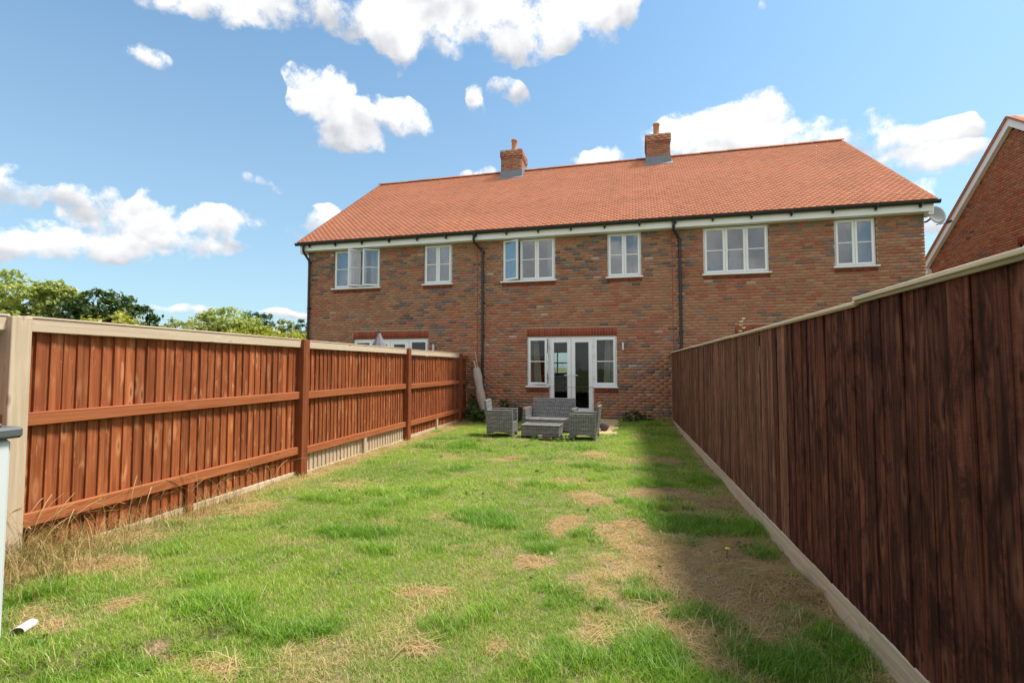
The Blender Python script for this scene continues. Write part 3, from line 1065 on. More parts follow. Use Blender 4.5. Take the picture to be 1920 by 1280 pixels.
for i in range(n + 1):
    x = VX0 + i * (VX1 - VX0 - .44) / n
    link('ridge_tile', random.choice(rmesh), roof, loc=(x, RY, RZ + .015 + random.uniform(-.004, .004)))

# ---- fascia, soffit, gutter, downpipes
mb = MB().box((VX0 + .05, 13.27, 5.085), (VX1 - .04, 13.295, 5.32))
hp(mb, 'fascia', MT['fascia'])
mb = MB().box((VX0 + .05, 13.297, 5.09), (VX1 - .04, 13.49, 5.105))
hp(mb, 'soffit', MT['fascia'])
for x0, x1 in ((VX0 + .03, HX0 - .003), (HX1 + .003, VX1 - .02)):
    hp(MB().box((x0, 13.30, 5.02), (x1, 13.62, 5.30)), 'box_end', MT['fascia'])
mb = MB()
prof = [(.115 - .115 * math.cos(math.pi * k / 8) - .0575 * 2 + .0, -.075 * math.sin(math.pi * k / 8)) for k in range(9)]
gy0 = 13.155
vs, fs = [], []
for x in (VX0 - .07, VX1 + .06):
    for k in range(9):
        t = math.pi * k / 8
        vs.append((x, gy0 - .058 * math.cos(t) + .05, 5.315 - .082 * math.sin(t)))
for k in range(8):
    fs.append((k, k + 1, k + 10, k + 9))
fs += [tuple(range(9)), tuple(range(17, 8, -1))]
mb.add(vs, fs)
gut = hp(mb, 'gutter', MT['black'], fix=False)
mb = MB()
for bx in np.arange(VX0 + .4, VX1, .9):
    MB().box((bx - .025, gy0 - .014, 5.212), (bx + .025, 13.268, 5.255)).box((bx - .02, 13.22, 5.17), (bx + .02, 13.268, 5.211)).build('gutter_bracket', MT['black'], gut)
for (gxp, wxp, zt) in ((-9.93, -9.878, 4.9), (-4.386, -4.19, 4.95), (1.009, 1.168, 4.95)):
    mb = MB()
    mb.tube([(gxp, gy0 + .05, 5.235), (gxp, gy0 + .05, 5.08), (gxp, gy0 + .09, 5.02), (wxp, WY - .06, 4.80), (wxp, WY - .06, 4.70), (wxp, WY - .06, 0.05)], .036, 12)
    dp = hp(mb, 'downpipe', MT['black'])
    for z in (4.76, 3.3, 2.35, 1.2):
        MB().tube([(wxp, WY - .06, z - .035), (wxp, WY - .06, z + .035)], .043, 12).box((wxp - .055, WY - .03, z - .02), (wxp + .055, WY - .004, z + .02)).build('pipe_clip', MT['black'], dp)

# ---- chimneys
for (x0, x1, seed) in ((-4.79, -4.0, 1), (.47, 1.28, 2)):
    y0, y1, zb, ztp = 17.64, 18.55, 8.45, 9.60
    mb = MB()
    V, F, C = [], [], []
    rows = int((ztp - zb) / .075)
    core = MB().box((x0 + .008, y0 + .008, zb), (x1 - .008, y1 - .008, ztp))
    core.box((x0 - .022, y0 - .022, ztp - .215), (x1 + .022, y1 + .022, ztp - .01))
    ch = hp(core, 'chimney', MT['mortar'])
    for r_ in range(rows):
        z0 = zb + r_ * .075
        ex = .03 if rows - 3 <= r_ < rows else 0
        if r_ == rows - 4:
            ex = .015
        for (ax, bx, fy) in ((x0 - ex, x1 + ex, 0), (y0 - ex, y1 + ex, 1), (x0 - ex, x1 + ex, 2), (y0 - ex, y1 + ex, 3)):
            k = ax - (.1125 if (r_ + fy) % 2 else 0)
            while k < bx:
                a, b = max(k, ax), min(k + .215, bx)
                k += .225
                if b - a < .03:
                    continue
                q = rng.random(6)
                c = brick_colour(a + seed * 7, z0, q, .35)
                e = ex
                if fy == 0:
                    f3 = lambda u, z, d: (u, y0 - e + d, z)
                elif fy == 2:
                    f3 = lambda u, z, d: (u, y1 + e - d, z)
                elif fy == 1:
                    f3 = lambda u, z, d: (x1 + e - d, u, z)
                else:
                    f3 = lambda u, z, d: (x0 - e + d, u, z)
                bs = len(V)
                V += [f3(a, z0, 0), f3(b, z0, 0), f3(b, z0 + .065, 0), f3(a, z0 + .065, 0), f3(a, z0, .014), f3(b, z0, .014), f3(b, z0 + .065, .014), f3(a, z0 + .065, .014)]
                for f in ((0, 1, 2, 3), (1, 0, 4, 5), (2, 1, 5, 6), (3, 2, 6, 7), (0, 3, 7, 4)):
                    F.append([bs + i for i in f])
                    C.append(c)
    link('chimney_bricks', quick_mesh('chimney_bricks', V, F, MT['brick'], colattr=np.array(C)), ch, kind='stuff')
    zr = GZE + (y0 - GE) * (RZ - GZE) / (RY - GE)
    fl = MB()
    fl.box((x0 - .014, y0 - .014, zr - .05), (x1 + .014, y0 - .002, zr + .27))
    fl.add([(x0 - .09, y0 - .16, zr - .085), (x1 + .09, y0 - .16, zr - .085), (x1 + .09, y0 - .012, zr + .03), (x0 - .09, y0 - .012, zr + .03)], [(0, 1, 2, 3)])
    for sxx in (x0 - .014, x1 + .002):
        fl.add([(sxx, y0, zr - .03), (sxx + .012, y0, zr - .03), (sxx + .012, RY, RZ), (sxx, RY, RZ), (sxx, y0, zr + .27), (sxx + .012, y0, zr + .27), (sxx + .012, RY, RZ + .16), (sxx, RY, RZ + .16)],
               [(0, 1, 2, 3), (4, 5, 6, 7), (0, 1, 5, 4), (1, 2, 6, 5), (3, 0, 4, 7)])
    fl.build('lead_flashing', MT['lead'], ch)
    MB().add([(x0 - .01, y0 - .01, ztp), (x1 + .01, y0 - .01, ztp), (x1 + .01, y1 + .01, ztp), (x0 - .01, y1 + .01, ztp), (x0 + .2, y0 + .2, ztp + .1), (x1 - .2, y0 + .2, ztp + .1), (x1 - .2, y1 - .2, ztp + .1), (x0 + .2, y1 - .2, ztp + .1)],
             [(4, 5, 6, 7), (0, 1, 5, 4), (1, 2, 6, 5), (2, 3, 7, 6), (3, 0, 4, 7)]).build('cement_flaunching', MT['cement'], ch)
    px_ = (x0 + x1) / 2 + (.02 if seed == 1 else -.03)
    MB().lathe((px_, y0 + .42, ztp + .06), [(.125, 0), (.125, .06), (.108, .08), (.105, .42), (.122, .44), (.122, .49), (.09, .49), (.09, .2), (0, .2)], 18).build('chimney_pot', MT['terracotta'], ch)


# ---- windows and french doors
def bars(mb, x0, x1, z0, z1, wd, y0, y1, c=.006):
    mb.box((x0, y0, z0), (x0 + wd, y1, z1), c=c)
    mb.box((x1 - wd, y0, z0), (x1, y1, z1), c=c)
    mb.box((x0 + wd, y0 + .001, z0), (x1 - wd, y1, z0 + wd), c=c)
    mb.box((x0 + wd, y0 + .001, z1 - wd), (x1 - wd, y1, z1), c=c)


def hinge_T(hinge, xa, xb, y, ang):
    if not ang:
        return None
    a = R(ang)
    hx = xa if hinge == 'L' else xb

    def T(p):
        dx, dy = p.x - hx, p.y - y
        s = -1 if hinge == 'L' else 1
        c_, s_ = math.cos(a), math.sin(a) * s
        return Vector((hx + dx * c_ - dy * s_, y + dx * s_ + dy * c_, p.z))
    return T


def casement(parent, xa, xb, za, zb, yf, hinge=None, ang=0, glass='glass', wd=.05, bar=True):
    T = hinge_T(hinge, xa, xb, yf, ang)
    mb = MB(T)
    bars(mb, xa, xb, za, zb, wd, yf - .022, yf + .045, .008)
    mb.build('casement', MT['upvc'], parent)
    zc = (za + zb) / 2
    MB(T).box((xa + wd - .004, yf + .008, za + wd - .004), (xb - wd + .004, yf + .012, zb - wd + .004)).build('pane', MT[glass], parent)
    if bar:
        MB(T).box((xa + wd - .002, yf - .006, zc - .012), (xb - wd + .002, yf + .022, zc + .012), c=.004).build('glazing_bar', MT['upvc'], parent)


def window(x0, x1, z0, z1, lights):
    yf = WY + .045
    wn = empty('window', (0, 0, 0), house)
    P(wn)
    n = len(lights)
    fw = .045
    mb = MB()
    bars(mb, x0, x1, z0, z1, fw, yf, yf + .08)
    iw = (x1 - x0 - 2 * fw + .0)
    for i in range(1, n):
        xm = x0 + fw + iw * i / n
        mb.box((xm - .02, yf, z0 + fw), (xm + .02, yf + .08, z1 - fw))
    mb.build('frame', MT['upvc'], wn)
    for i, (hg, an) in enumerate(lights):
        xa = x0 + fw + iw * i / n - .006 + (.014 if i else 0)
        xb = x0 + fw + iw * (i + 1) / n + .006 - (.014 if i < n - 1 else 0)
        casement(wn, xa, xb, z0 + fw - .008, z1 - fw + .008, yf - .006, hg, an)
    MB().box((x0 - .045, WY - .075, z0 - .038), (x1 + .045, yf + .075, z0 - .002), c=.006).build('sill', MT['upvc'], wn)
    return wn


LIGHTS = [[(None, 0), ('R', 38), ('R', 26)], [(None, 0)] * 2, [('L', 22), (None, 0), (None, 0)], [(None, 0)] * 2, [(None, 0)] * 3, [(None, 0)] * 2]
for wdef, lt in zip(WINS, LIGHTS):
    window(*wdef, lt)


def french_door(x0, x1, open_left=0):
    d = empty('french_door', (0, 0, 0), house)
    P(d)
    yf = WY + .045
    zt, zs, zb = 2.32, .97, .22
    xl, xr = x0 + .60, x1 - .60
    mb = MB()
    mb.box((x0, yf, zt - .06), (x1, yf + .08, zt), c=.005)
    for x in (x0, x1 - .05):
        mb.box((x, yf, zs), (x + .05, yf + .08, zt - .06), c=.005)
    for x in (xl - .02, xr - .05):
        mb.box((x, yf, zb), (x + .07, yf + .08, zt - .06), c=.005)
    mb.box((x0 + .05, yf, zs), (xl - .02, yf + .08, zs + .05), c=.005)
    mb.box((xr + .02, yf, zs), (x1 - .05, yf + .08, zs + .05), c=.005)
    mb.build('frame', MT['upvc'], d)
    for a, b in ((x0 - .03, xl + .01), (xr - .01, x1 + .03)):
        MB().box((a, WY - .08, zs - .04), (b, yf + .07, zs - .002), c=.006).build('sill', MT['upvc'], d)
    casement(d, x0 + .042, xl - .012, zs + .042, zt - .052, yf - .006, 'L', open_left, 'doorglass', .055)
    casement(d, xr + .012, x1 - .042, zs + .042, zt - .052, yf - .006, None, 0, 'doorglass', .055)
    MB().box((xl - .02, WY - .03, zb - .07), (xr + .02, yf + .09, zb - .002), c=.004).build('threshold', MT['upvc'], d)
    xm = (xl + xr) / 2
    for (a, b, s) in ((xl + .048, xm - .004, 1), (xm + .004, xr - .048, -1)):
        y0, y1 = yf - .02, yf + .05
        mb = MB()
        sw = .105
        mb.box((a, y0, zb + .012), (a + sw, y1, zt - .062), c=.006)
        mb.box((b - sw, y0, zb + .012), (b, y1, zt - .062), c=.006)
        mb.box((a + sw, y0 + .001, zb + .012), (b - sw, y1, zb + .012 + .145), c=.006)
        mb.box((a + sw, y0 + .001, zt - .062 - .1), (b - sw, y1, zt - .062), c=.006)
        mb.build('door_leaf', MT['upvc'], d)
        MB().box((a + sw - .004, yf + .01, zb + .14), (b - sw + .004, yf + .014, zt - .15)).build('pane', MT['doorglass'], d)
        hx = b - .05 if s > 0 else a + .05
        hm = MB().box((hx - .014, y0 - .012, 1.09), (hx + .014, y0 - .001, 1.34), c=.003)
        hm.tube([(hx, y0 - .01, 1.27), (hx, y0 - .05, 1.27), (hx - s * .03, y0 - .056, 1.27), (hx - s * .13, y0 - .056, 1.268)], .0105, 8)
        hm.build('handle', MT['chrome'] if False else MT['upvc'], d)
        hgx = a - .012 if s > 0 else b + .012
        for z in (.55, 1.22, 1.85, 2.08):
            MB().tube([(hgx, y0 - .012, z - .05), (hgx, y0 - .012, z + .05)], .013, 8).box((hgx - .04, y0 - .009, z - .03), (hgx + .04, y0 + .001, z + .03), c=.002).build('hinge', MT['fascia'], d)
    return d


for i, (a, b) in enumerate(DOORS):
    french_door(a, b, 14 if i == 1 else 0)

# ---- rooms behind the glass
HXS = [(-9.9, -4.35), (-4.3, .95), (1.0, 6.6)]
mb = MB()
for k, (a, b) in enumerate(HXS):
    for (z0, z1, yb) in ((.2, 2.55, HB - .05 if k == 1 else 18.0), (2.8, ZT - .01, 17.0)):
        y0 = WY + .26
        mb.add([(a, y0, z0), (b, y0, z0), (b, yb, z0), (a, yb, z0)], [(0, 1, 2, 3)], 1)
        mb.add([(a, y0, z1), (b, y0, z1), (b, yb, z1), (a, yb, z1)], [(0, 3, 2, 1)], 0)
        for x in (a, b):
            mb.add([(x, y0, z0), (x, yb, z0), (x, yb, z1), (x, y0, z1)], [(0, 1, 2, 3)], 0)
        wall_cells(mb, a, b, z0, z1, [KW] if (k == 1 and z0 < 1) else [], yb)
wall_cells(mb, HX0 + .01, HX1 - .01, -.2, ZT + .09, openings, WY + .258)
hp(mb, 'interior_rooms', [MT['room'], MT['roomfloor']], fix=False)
kw = empty('kitchen_window', (0, 0, 0), house)
P(kw)
kf = MB()
bars(kf, KW[0], KW[1], KW[2], KW[3], .07, HB - .06, HB + .02)
kf.box((KW[0] + .07, HB - .05, 1.64), (KW[1] - .07, HB, 1.69))
kf.box((-3.48, HB - .055, KW[2] + .07), (-3.42, HB + .01, KW[3] - .07))
kf.build('frame', MT['upvc'], kw)
MB().box((KW[0] + .05, HB - .03, KW[2] + .05), (KW[1] - .05, HB - .026, KW[3] - .05)).build('pane', MT['doorglass'], kw)

kc = empty('kitchen_counter', (-3.3, 21.6, .2), label='grey kitchen counter with pale worktop seen through the left door glass', cat='counter')
MB().box((-.9, -.3, 0), (1.1, .3, .86)).build('cupboard', MT['cupboard'], kc)
MB().box((-.93, -.33, .862), (1.13, .33, .9), c=.005).build('worktop', MT['worktop'], kc)
dt = empty('dining_table', (-1.75, 17.6, .2), label='dark dining table in the room behind the right door glass', cat='table')
MB().box((-.8, -.45, .70), (.8, .45, .74), c=.006).build('tabletop', MT['darkwood'], dt)
for sx_ in (-.72, .72):
    for sy_ in (-.38, .38):
        MB().box((sx_ - .03, sy_ - .03, 0), (sx_ + .03, sy_ + .03, .698)).build('leg', MT['darkwood'], dt)
fr = empty('cabinet', (-1.35, 19.4, .2), label='tall black cabinet indoors behind the right door glass', cat='cabinet')
MB().box((-.35, -.3, .06), (.35, .3, 1.75), c=.01).build('carcass', MT['darkwood'], fr)
MB().box((-.34, -.325, .07), (.34, -.302, 1.74), c=.004).build('door', MT['darkwood'], fr)
MB().tube([(.28, -.35, .8), (.28, -.35, 1.1)], .01, 6).build('handle', MT['chrome'], fr)


def curtain(x0, x1, z0, z1, y, mat, label, amp=.035, gather=0.0):
    n = max(12, int((x1 - x0) / .012))
    V, F = [], []
    rows = 6
    ph = random.random() * 6
    for j in range(rows + 1):
        t = j / rows
        z = z1 + (z0 - z1) * t
        pull = gather * math.sin(t * math.pi / 2)
        for i in range(n + 1):
            u = i / n
            x = x0 + (x1 - x0) * u + pull * (u if gather > 0 else (1 - u))
            yy = y + amp * math.sin(u * (x1 - x0) * 55 + ph) * (.6 + .4 * t) + .012 * math.sin(u * 31 + t * 2)
            V.append((x, yy, z))
    for j in range(rows):
        for i in range(n):
            a = j * (n + 1) + i
            F.append((a, a + 1, a + n + 2, a + n + 1))
    me = quick_mesh('curtain', V, F, mat, smooth=True)
    return link('curtain', me, label=label, cat='curtain', group='curtains hanging behind the house windows')


CY = WY + .33
curtain(-9.05, -8.55, 3.85, 5.08, CY, MT['net'], 'pale curtain behind the closed left light of the far left upstairs window')
curtain(-8.35, -8.15, 3.85, 5.08, CY, MT['curtain'], 'cream curtain seen through the open middle light of the far left upstairs window')
curtain(-7.95, -7.4, 3.85, 5.08, CY, MT['net'], 'pale curtain behind the ajar right light of the far left upstairs window')
curtain(-6.05, -5.1, 3.88, 5.08, CY, MT['net'], 'pale blue curtain filling the small window left of the middle downpipe')
curtain(-3.66, -3.25, 3.85, 5.08, CY, MT['net'], 'pale curtain behind the ajar casement of the window above the garden door')
curtain(-2.38, -2.05, 3.85, 5.08, CY, MT['net'], 'pale curtain at the right end of the window above the garden door')
curtain(.02, .25, 3.85, 5.08, CY, MT['net'], 'narrow grey curtain in the two light window left of the right downpipe')
curtain(2.45, 2.72, 3.85, 4.6, CY + .1, MT['curtain'], 'cream cloth in the middle light of the three light window on the right')
curtain(5.25, 5.7, 3.88, 5.08, CY, MT['net'], 'pale curtain in the right light of the far right upstairs window')
curtain(-2.86, -2.66, .4, 2.3, CY, MT['curtain'], 'long cream curtain at the left sidelight of the garden door', gather=.12)
curtain(-.78, -.52, .4, 2.3, CY, MT['curtain'], 'long cream curtain at the right sidelight of the garden door', gather=-.06)

# ---- wall lamps, satellite dish
for (x, z, lab) in ((-.30, 2.04, 'small grey tube wall lamp on the brick right of the garden door'), (-5.678, 2.05, 'small grey tube wall lamp just above the left fence')):
    l = empty('wall_lamp', (x, WY, z), label=lab, cat='wall lamp', group='tube lamps on the house wall')
    MB().tube([(0, -.065, -.10), (0, -.065, .10)], .032, 14).build('lamp_tube', MT['chrome'], l)
    MB().box((-.03, -.04, -.04), (.03, 0.004, .04), c=.004).build('wall_plate', MT['chrome'], l)
dsh = empty('satellite_dish', (HX1, 14.0, 5.0), label='round grey satellite dish on the right gable end of the terrace', cat='satellite dish')
mb = MB()
prof, n = [(0.0, 0), (.1, .008), (.2, .03), (.27, .055), (.285, .06), (.28, .068), (.2, .04), (.1, .018), (0, .01)], 24
RT = Matrix.Translation((.42, -.12, .13)) @ Matrix.Scale(.82, 4) @ Matrix.Rotation(R(20), 4, 'Z') @ Matrix.Rotation(R(80), 4, 'X')
mb.T = RT
mb.lathe((0, 0, 0), prof, n)
mb.build('dish', MT['dish'], dsh)
MB().tube([(0, 0, 0), (.18, 0, 0), (.30, 0, .02), (.42, -.04, .12)], .022, 8).box((0.0, -.06, -.1), (.025, .06, .1)).build('bracket', MT['black'], dsh)
MB().tube([(.45, -.09, -.09), (.55, -.38, -.12)], .012, 6).build('arm', MT['dish'], dsh)
MB().tube([(.53, -.36, -.12), (.57, -.46, -.11)], .03, 8).build('receiver', MT['black'], dsh)

# ------------------------------------------------------------------ neighbouring gable house on the right
GXX, GYF, GYN, GYR = 10.0, 20.25, 11.63, 15.94
GZT, GZA = 4.95, 8.12
nb = empty('gable_house', (GXX, GYR, 0), label='brick house with white bargeboards whose gable end faces the garden at right', cat='house')


def PN(o):
    o.matrix_parent_inverse = Matrix.Translation((-GXX, -GYR, 0))
    return o


def under_gable(y, z):
    k = (GZA - .13 - (GZT + .05)) / (GYF - GYR)
    return z < GZA - .15 - abs(y - GYR) * k * 1.0 and GYN + .25 < y < GYF - .25


gop = [(15.0, 15.95, 3.6, 4.72), (14.95, 16.0, 4.72, 4.955)]
brick_field(lambda u, z, d: (GXX - d, u, z), GYN + .2, GYF - .25, 2.4, GZA, gop, nb, 300, .7, ok=lambda u, v: u > 1740 and over_fences(u, v), place=PN, inside=under_gable, tint=(1.02, .86, .78))
mb = MB()
for (ya, yb) in ((GYN + .22, 15.0), (15.95, GYF - .26)):
    tz = lambda y: GZA - .12 - abs(y - GYR) * (GZA - GZT - .15) / (GYF - GYR)
    pts = [(GXX + .008, ya, -.2), (GXX + .008, yb, -.2), (GXX + .008, yb, tz(yb)), (GXX + .008, ya, tz(ya))]
    mb.add(pts, [(0, 1, 2, 3)])
mb.add([(GXX + .008, 15.0, -.2), (GXX + .008, 15.95, -.2), (GXX + .008, 15.95, 3.6), (GXX + .008, 15.0, 3.6)], [(0, 1, 2, 3)])
mb.add([(GXX + .008, 15.0, 4.72), (GXX + .008, 15.95, 4.72), (GXX + .008, 15.95, tz(15.95)), (GXX + .008, GYR, tz(GYR)), (GXX + .008, 15.0, tz(15.0))], [(0, 1, 2, 3, 4)])
PN(mb.build('wall', MT['mortar'], nb, fix=False))
mb = MB()
for y in (GYN + .22, GYF - .26):
    mb.add([(GXX + .008, y, -.2), (GXX + 9, y, -.2), (GXX + 9, y, 5.0), (GXX + .008, y, 5.0)], [(0, 1, 2, 3)])
PN(mb.build('side_wall', MT['side_brick'], nb, fix=False))
for i in range(14):
    PN(link('lintel_brick', random.choice(bk), nb, loc=(GXX - .003, 14.95 + (i + .5) * .075, 4.84)))
    nb.children[-1].rotation_euler = (0, 0, -math.pi / 2)
gw = empty('window', (0, 0, 0), nb)
PN(gw)
T90 = lambda p: Vector((GXX + .05 + p.y, p.x, p.z))
g1 = MB(T90)
bars(g1, 15.0, 15.95, 3.6, 4.72, .05, 0, .07)
g1.box((15.45, 0, 3.65), (15.5, .07, 4.67))
g1.build('frame', MT['upvc'], gw)
for a, b in ((15.05, 15.45), (15.5, 15.9)):
    g2 = MB(T90)
    bars(g2, a - .006, b + .006, 3.645, 4.675, .05, -.025, .04)
    g2.build('casement', MT['upvc'], gw)
    MB(T90).box((a + .04, .01, 3.69), (b - .04, .014, 4.63)).build('pane', MT['glass'], gw)
MB(T90).box((14.95, -.1, 3.56), (16.0, .06, 3.598)).build('sill', MT['upvc'], gw)
PN(MB().box((GXX + .4, 14.4, 3.2), (GXX + .5, 16.6, 5.2)).build('room_back', MT['room'], nb))
# roof and bargeboards
slp = (GZA - GZT) / (GYF - GYR)
nroof = None
for (ye, sg) in ((GYF + .15, 1), (GYN - .15, -1)):
    ze = GZA - abs(ye - GYR) * slp
    mb = MB()
    mb.add([(GXX - .16, ye, ze + .14), (GXX + 9, ye, ze + .14), (GXX + 9, GYR, GZA + .14), (GXX - .16, GYR, GZA + .14),
            (GXX - .16, ye, ze + .09), (GXX + 9, ye, ze + .09), (GXX + 9, GYR, GZA + .09), (GXX - .16, GYR, GZA + .09)],
           [(0, 1, 2, 3), (4, 7, 6, 5), (0, 4, 5, 1), (3, 0, 4, 7), (1, 5, 6, 2)])
    nroof = PN(mb.build('roof_slope', MT['terracotta'], nb))
    # verge tiles along the gable
    L = math.hypot(ye - GYR, ze - GZA)
    for q in range(int(L / .1)):
        t0, t1 = q * .1 / L, (q * .1 + .12) / L
        A = Vector((GXX - .17, ye, ze + .15)).lerp(Vector((GXX - .17, GYR, GZA + .15)), t0)
        B = Vector((GXX - .17, ye, ze + .15)).lerp(Vector((GXX - .17, GYR, GZA + .15)), min(1, t1))
        MB().add([A + Vector((0, 0, .022)), A + Vector((.17, 0, .022)), B + Vector((.17, 0, .006)), B + Vector((0, 0, .006)), A, A + Vector((.17, 0, 0)), B + Vector((.17, 0, -.01)), B + Vector((0, 0, -.01))],
                 [(0, 1, 2, 3), (4, 7, 6, 5), (0, 4, 5, 1), (3, 7, 4, 0)]).build('verge_tile', MT['terracotta'], nroof, fix=False)
    mb = MB()
    y2 = ye - sg * .02
    z2 = GZA - abs(y2 - GYR) * slp
    mb.add([(GXX - .12, y2, z2 - .13), (GXX - .12, GYR, GZA - .13), (GXX - .12, GYR, GZA + .09), (GXX - .12, y2, z2 + .09),
            (GXX - .09, y2, z2 - .13), (GXX - .09, GYR, GZA - .13), (GXX - .09, GYR, GZA + .09), (GXX - .09, y2, z2 + .09)],
           [(0, 1, 2, 3), (4, 7, 6, 5), (0, 4, 5, 1), (3, 2, 6, 7), (0, 3, 7, 4)])
    PN(mb.build('bargeboard', MT['fascia'], nb))
    mb = MB()
    mb.add([(GXX - .088, y2, z2 - .11), (GXX - .088, GYR, GZA - .11), (GXX + .006, GYR, GZA - .11), (GXX + .006, y2, z2 - .11)], [(0, 1, 2, 3)])
    PN(mb.build('soffit', MT['fascia'], nb))
    yb = sorted((y2, ye - sg * .40))
    PN(MB().box((GXX - .118, yb[0], z2 - .16), (GXX + .004, yb[1], z2 + .02)).build('box_end', MT['fascia'], nb))
    PN(MB().tube([(GXX - .2, ye + sg * .03, ze + .1), (GXX + 9, ye + sg * .03, ze + .1)], .05, 8).build('gutter', MT['black'], nb))

# red roof of a farther house in the gap
fh = empty('distant_house', (14.0, 33.0, 0), label='sliver of a red roofed house in the gap beside the white bargeboard', cat='house')
MB().box((-2.2, 0, -.1), (4, 5, 5.4)).build('wall', MT['side_brick'], fh)
MB().add([(-2.4, -.2, 5.4), (4.2, -.2, 5.4), (4.2, 5.2, 5.4), (-2.4, 5.2, 5.4), (-2.4, 2.5, 7.4), (4.2, 2.5, 7.4)], [(0, 1, 5, 4), (2, 3, 4, 5), (0, 4, 3), (1, 2, 5)]).build('roof', MT['terracotta'], fh)

# ------------------------------------------------------------------ left fence
lf = empty('garden_fence', (left_x(6), 6, 0), label='orange stained board fence with pale top rail on the sunny left side', cat='fence')
def PL(o):
    o.matrix_parent_inverse = lf.matrix_basis.inverted()
    return o


bpy.context.view_layer.update()
PY = [-4.05, -.70, 2.61, 5.955, 9.375, 12.70]
yaw_l = math.atan2(-LS, 1)          # fence runs slightly to -X with Y


def board_meshes(name, zlo, zhi, mats, split=None, w_=.118, n=6, th=.021, top_jit=.004):
    out = []
    for k in range(n):
        zt = zhi + random.uniform(-top_jit, top_jit)
        wj = w_ + random.uniform(-.004, .004)
        zz = [zlo, zt] if split is None else [zlo, split + random.uniform(-.012, .012), zt]
        mb = MB()
        for j in range(len(zz) - 1):
            a, b = zz[j], zz[j + 1]
            # near (lower Y) edge stands proud, the other tucks under its neighbour
            bow = random.uniform(-.003, .003)
            vs = [(th, 0, a), (.002, wj, a), (-.006, wj, a), (.0, 0, a), (th + bow, 0, b), (.002, wj, b), (-.006, wj, b), (.0, 0, b)]
            fs = [(0, 1, 5, 4), (1, 2, 6, 5), (2, 3, 7, 6), (3, 0, 4, 7)]
            if j == 0:
                fs.append((0, 3, 2, 1))
            if j == len(zz) - 2:
                fs.append((4, 5, 6, 7))
            mb.add(vs, fs, 1 if (split is not None and j == 0) else 0)
        o = mb.build(name, mats)
        me = o.data
        bpy.data.objects.remove(o)
        out.append(me)
    return out


b_full = board_meshes('board', .075, 1.77, [MT['stain']])
b_split = board_meshes('board', .03, 1.77, [MT['stain'], MT['pale_post']], .315)
b_half = board_meshes('board', .03, 1.75, [MT['stain']])
pitch = .102
for bay in range(len(PY)):
    ya = PY[bay] + .10
    yb = PY[bay + 1] if bay + 1 < len(PY) else 13.47
    ms = b_split if bay == 3 else (b_half if bay > 3 else b_full)
    nb_ = int(round((yb - ya) / pitch))
    pt = (yb - ya) / nb_
    for i in range(nb_):
        y = ya + i * pt
        o = link('board', random.choice(ms), lf, loc=(left_x(y) + random.uniform(-.003, .003), y, random.uniform(-.006, .006) - (.02 if bay > 3 else 0)))
        o.rotation_euler = (random.uniform(-.002, .002), random.uniform(-.004, .004), yaw_l)
        o.scale.y = (pt + .012) / .118
        PL(o)
    # rails between the posts
    pale_top = bay in (0, 1, 2, 3, 4)
    for (z0, z1, mt, nm) in ((1.762, 1.862, 'pale' if pale_top else 'stain_rail', 'top_rail'), (1.055, 1.155, 'stain_rail', 'middle_rail'), (.305, .405, 'stain_rail', 'bottom_rail')):
        dz = {0: 0, 1: 0, 2: 0, 3: -.006, 4: -.02, 5: -.05}[bay]
        if nm == 'bottom_rail' and bay >= 3:
            dz -= .02
        Lr = yb - ya - .002
        mb = MB().box((.02, .001, z0 + dz), (.066, Lr, z1 + dz), c=.004)
        o = mb.build(nm, MT[mt], lf)
        o.location = (left_x(ya), ya, 0)
        o.rotation_euler = (0, 0, yaw_l)
        PL(o)
        if nm == 'top_rail':
            o = MB().box((-.03, .001, z1 + dz + .001), (.072, Lr, z1 + dz + .017), c=.003).build('capping', MT['pale'], lf)
            o.location = (left_x(ya), ya, 0)
            o.rotation_euler = (0, 0, yaw_l)
            PL(o)
    if bay < 5:
        o = MB().box((-.012, .001, -.16), (.013, yb - ya - .002, .07 if bay != 3 else .028), c=.003).build('gravel_board', MT['gravelboard'], lf)
        o.location = (left_x(ya) + .012, ya, 0)
        o.rotation_euler = (0, 0, yaw_l)
        PL(o)
        ym = ya + (yb - ya) * (.455 if bay == 2 else .50)
        o = MB().box((.018, 0, -.1), (.062, .075, .300), c=.003).build('cleat', MT['stain_post'] if bay in (1, 2) else MT['pale_post'], lf)
        o.location = (left_x(ym), ym, -.02 if bay >= 3 else 0)
        PL(o)
for k, y in enumerate(PY):
    pale = k <= 2
    hgt = (1.865, 1.865, 1.866, 1.875, 1.872, 1.835)[k]
    mb = MB().box((-.005, -.012, -.3), (.112, .118, hgt), c=.004)
    o = mb.build('post', MT['pale_post' if pale else 'stain_post'], lf)
    if pale:
        o['label'] = 'pale unstained post'
    o.location = (left_x(y) + .002, y - .003, 0)
    o.rotation_euler = (random.uniform(-.004, .004), 0, yaw_l)
    PL(o)

# ------------------------------------------------------------------ right fence
rf = empty('garden_fence', (right_x(6), 6, 0), label='dark brown close boarded fence in shade along the right side', cat='fence')
bpy.context.view_layer.update()


def PR(o):
    o.matrix_parent_inverse = rf.matrix_basis.inverted()
    return o


yaw_r = math.atan2(-RS, 1)


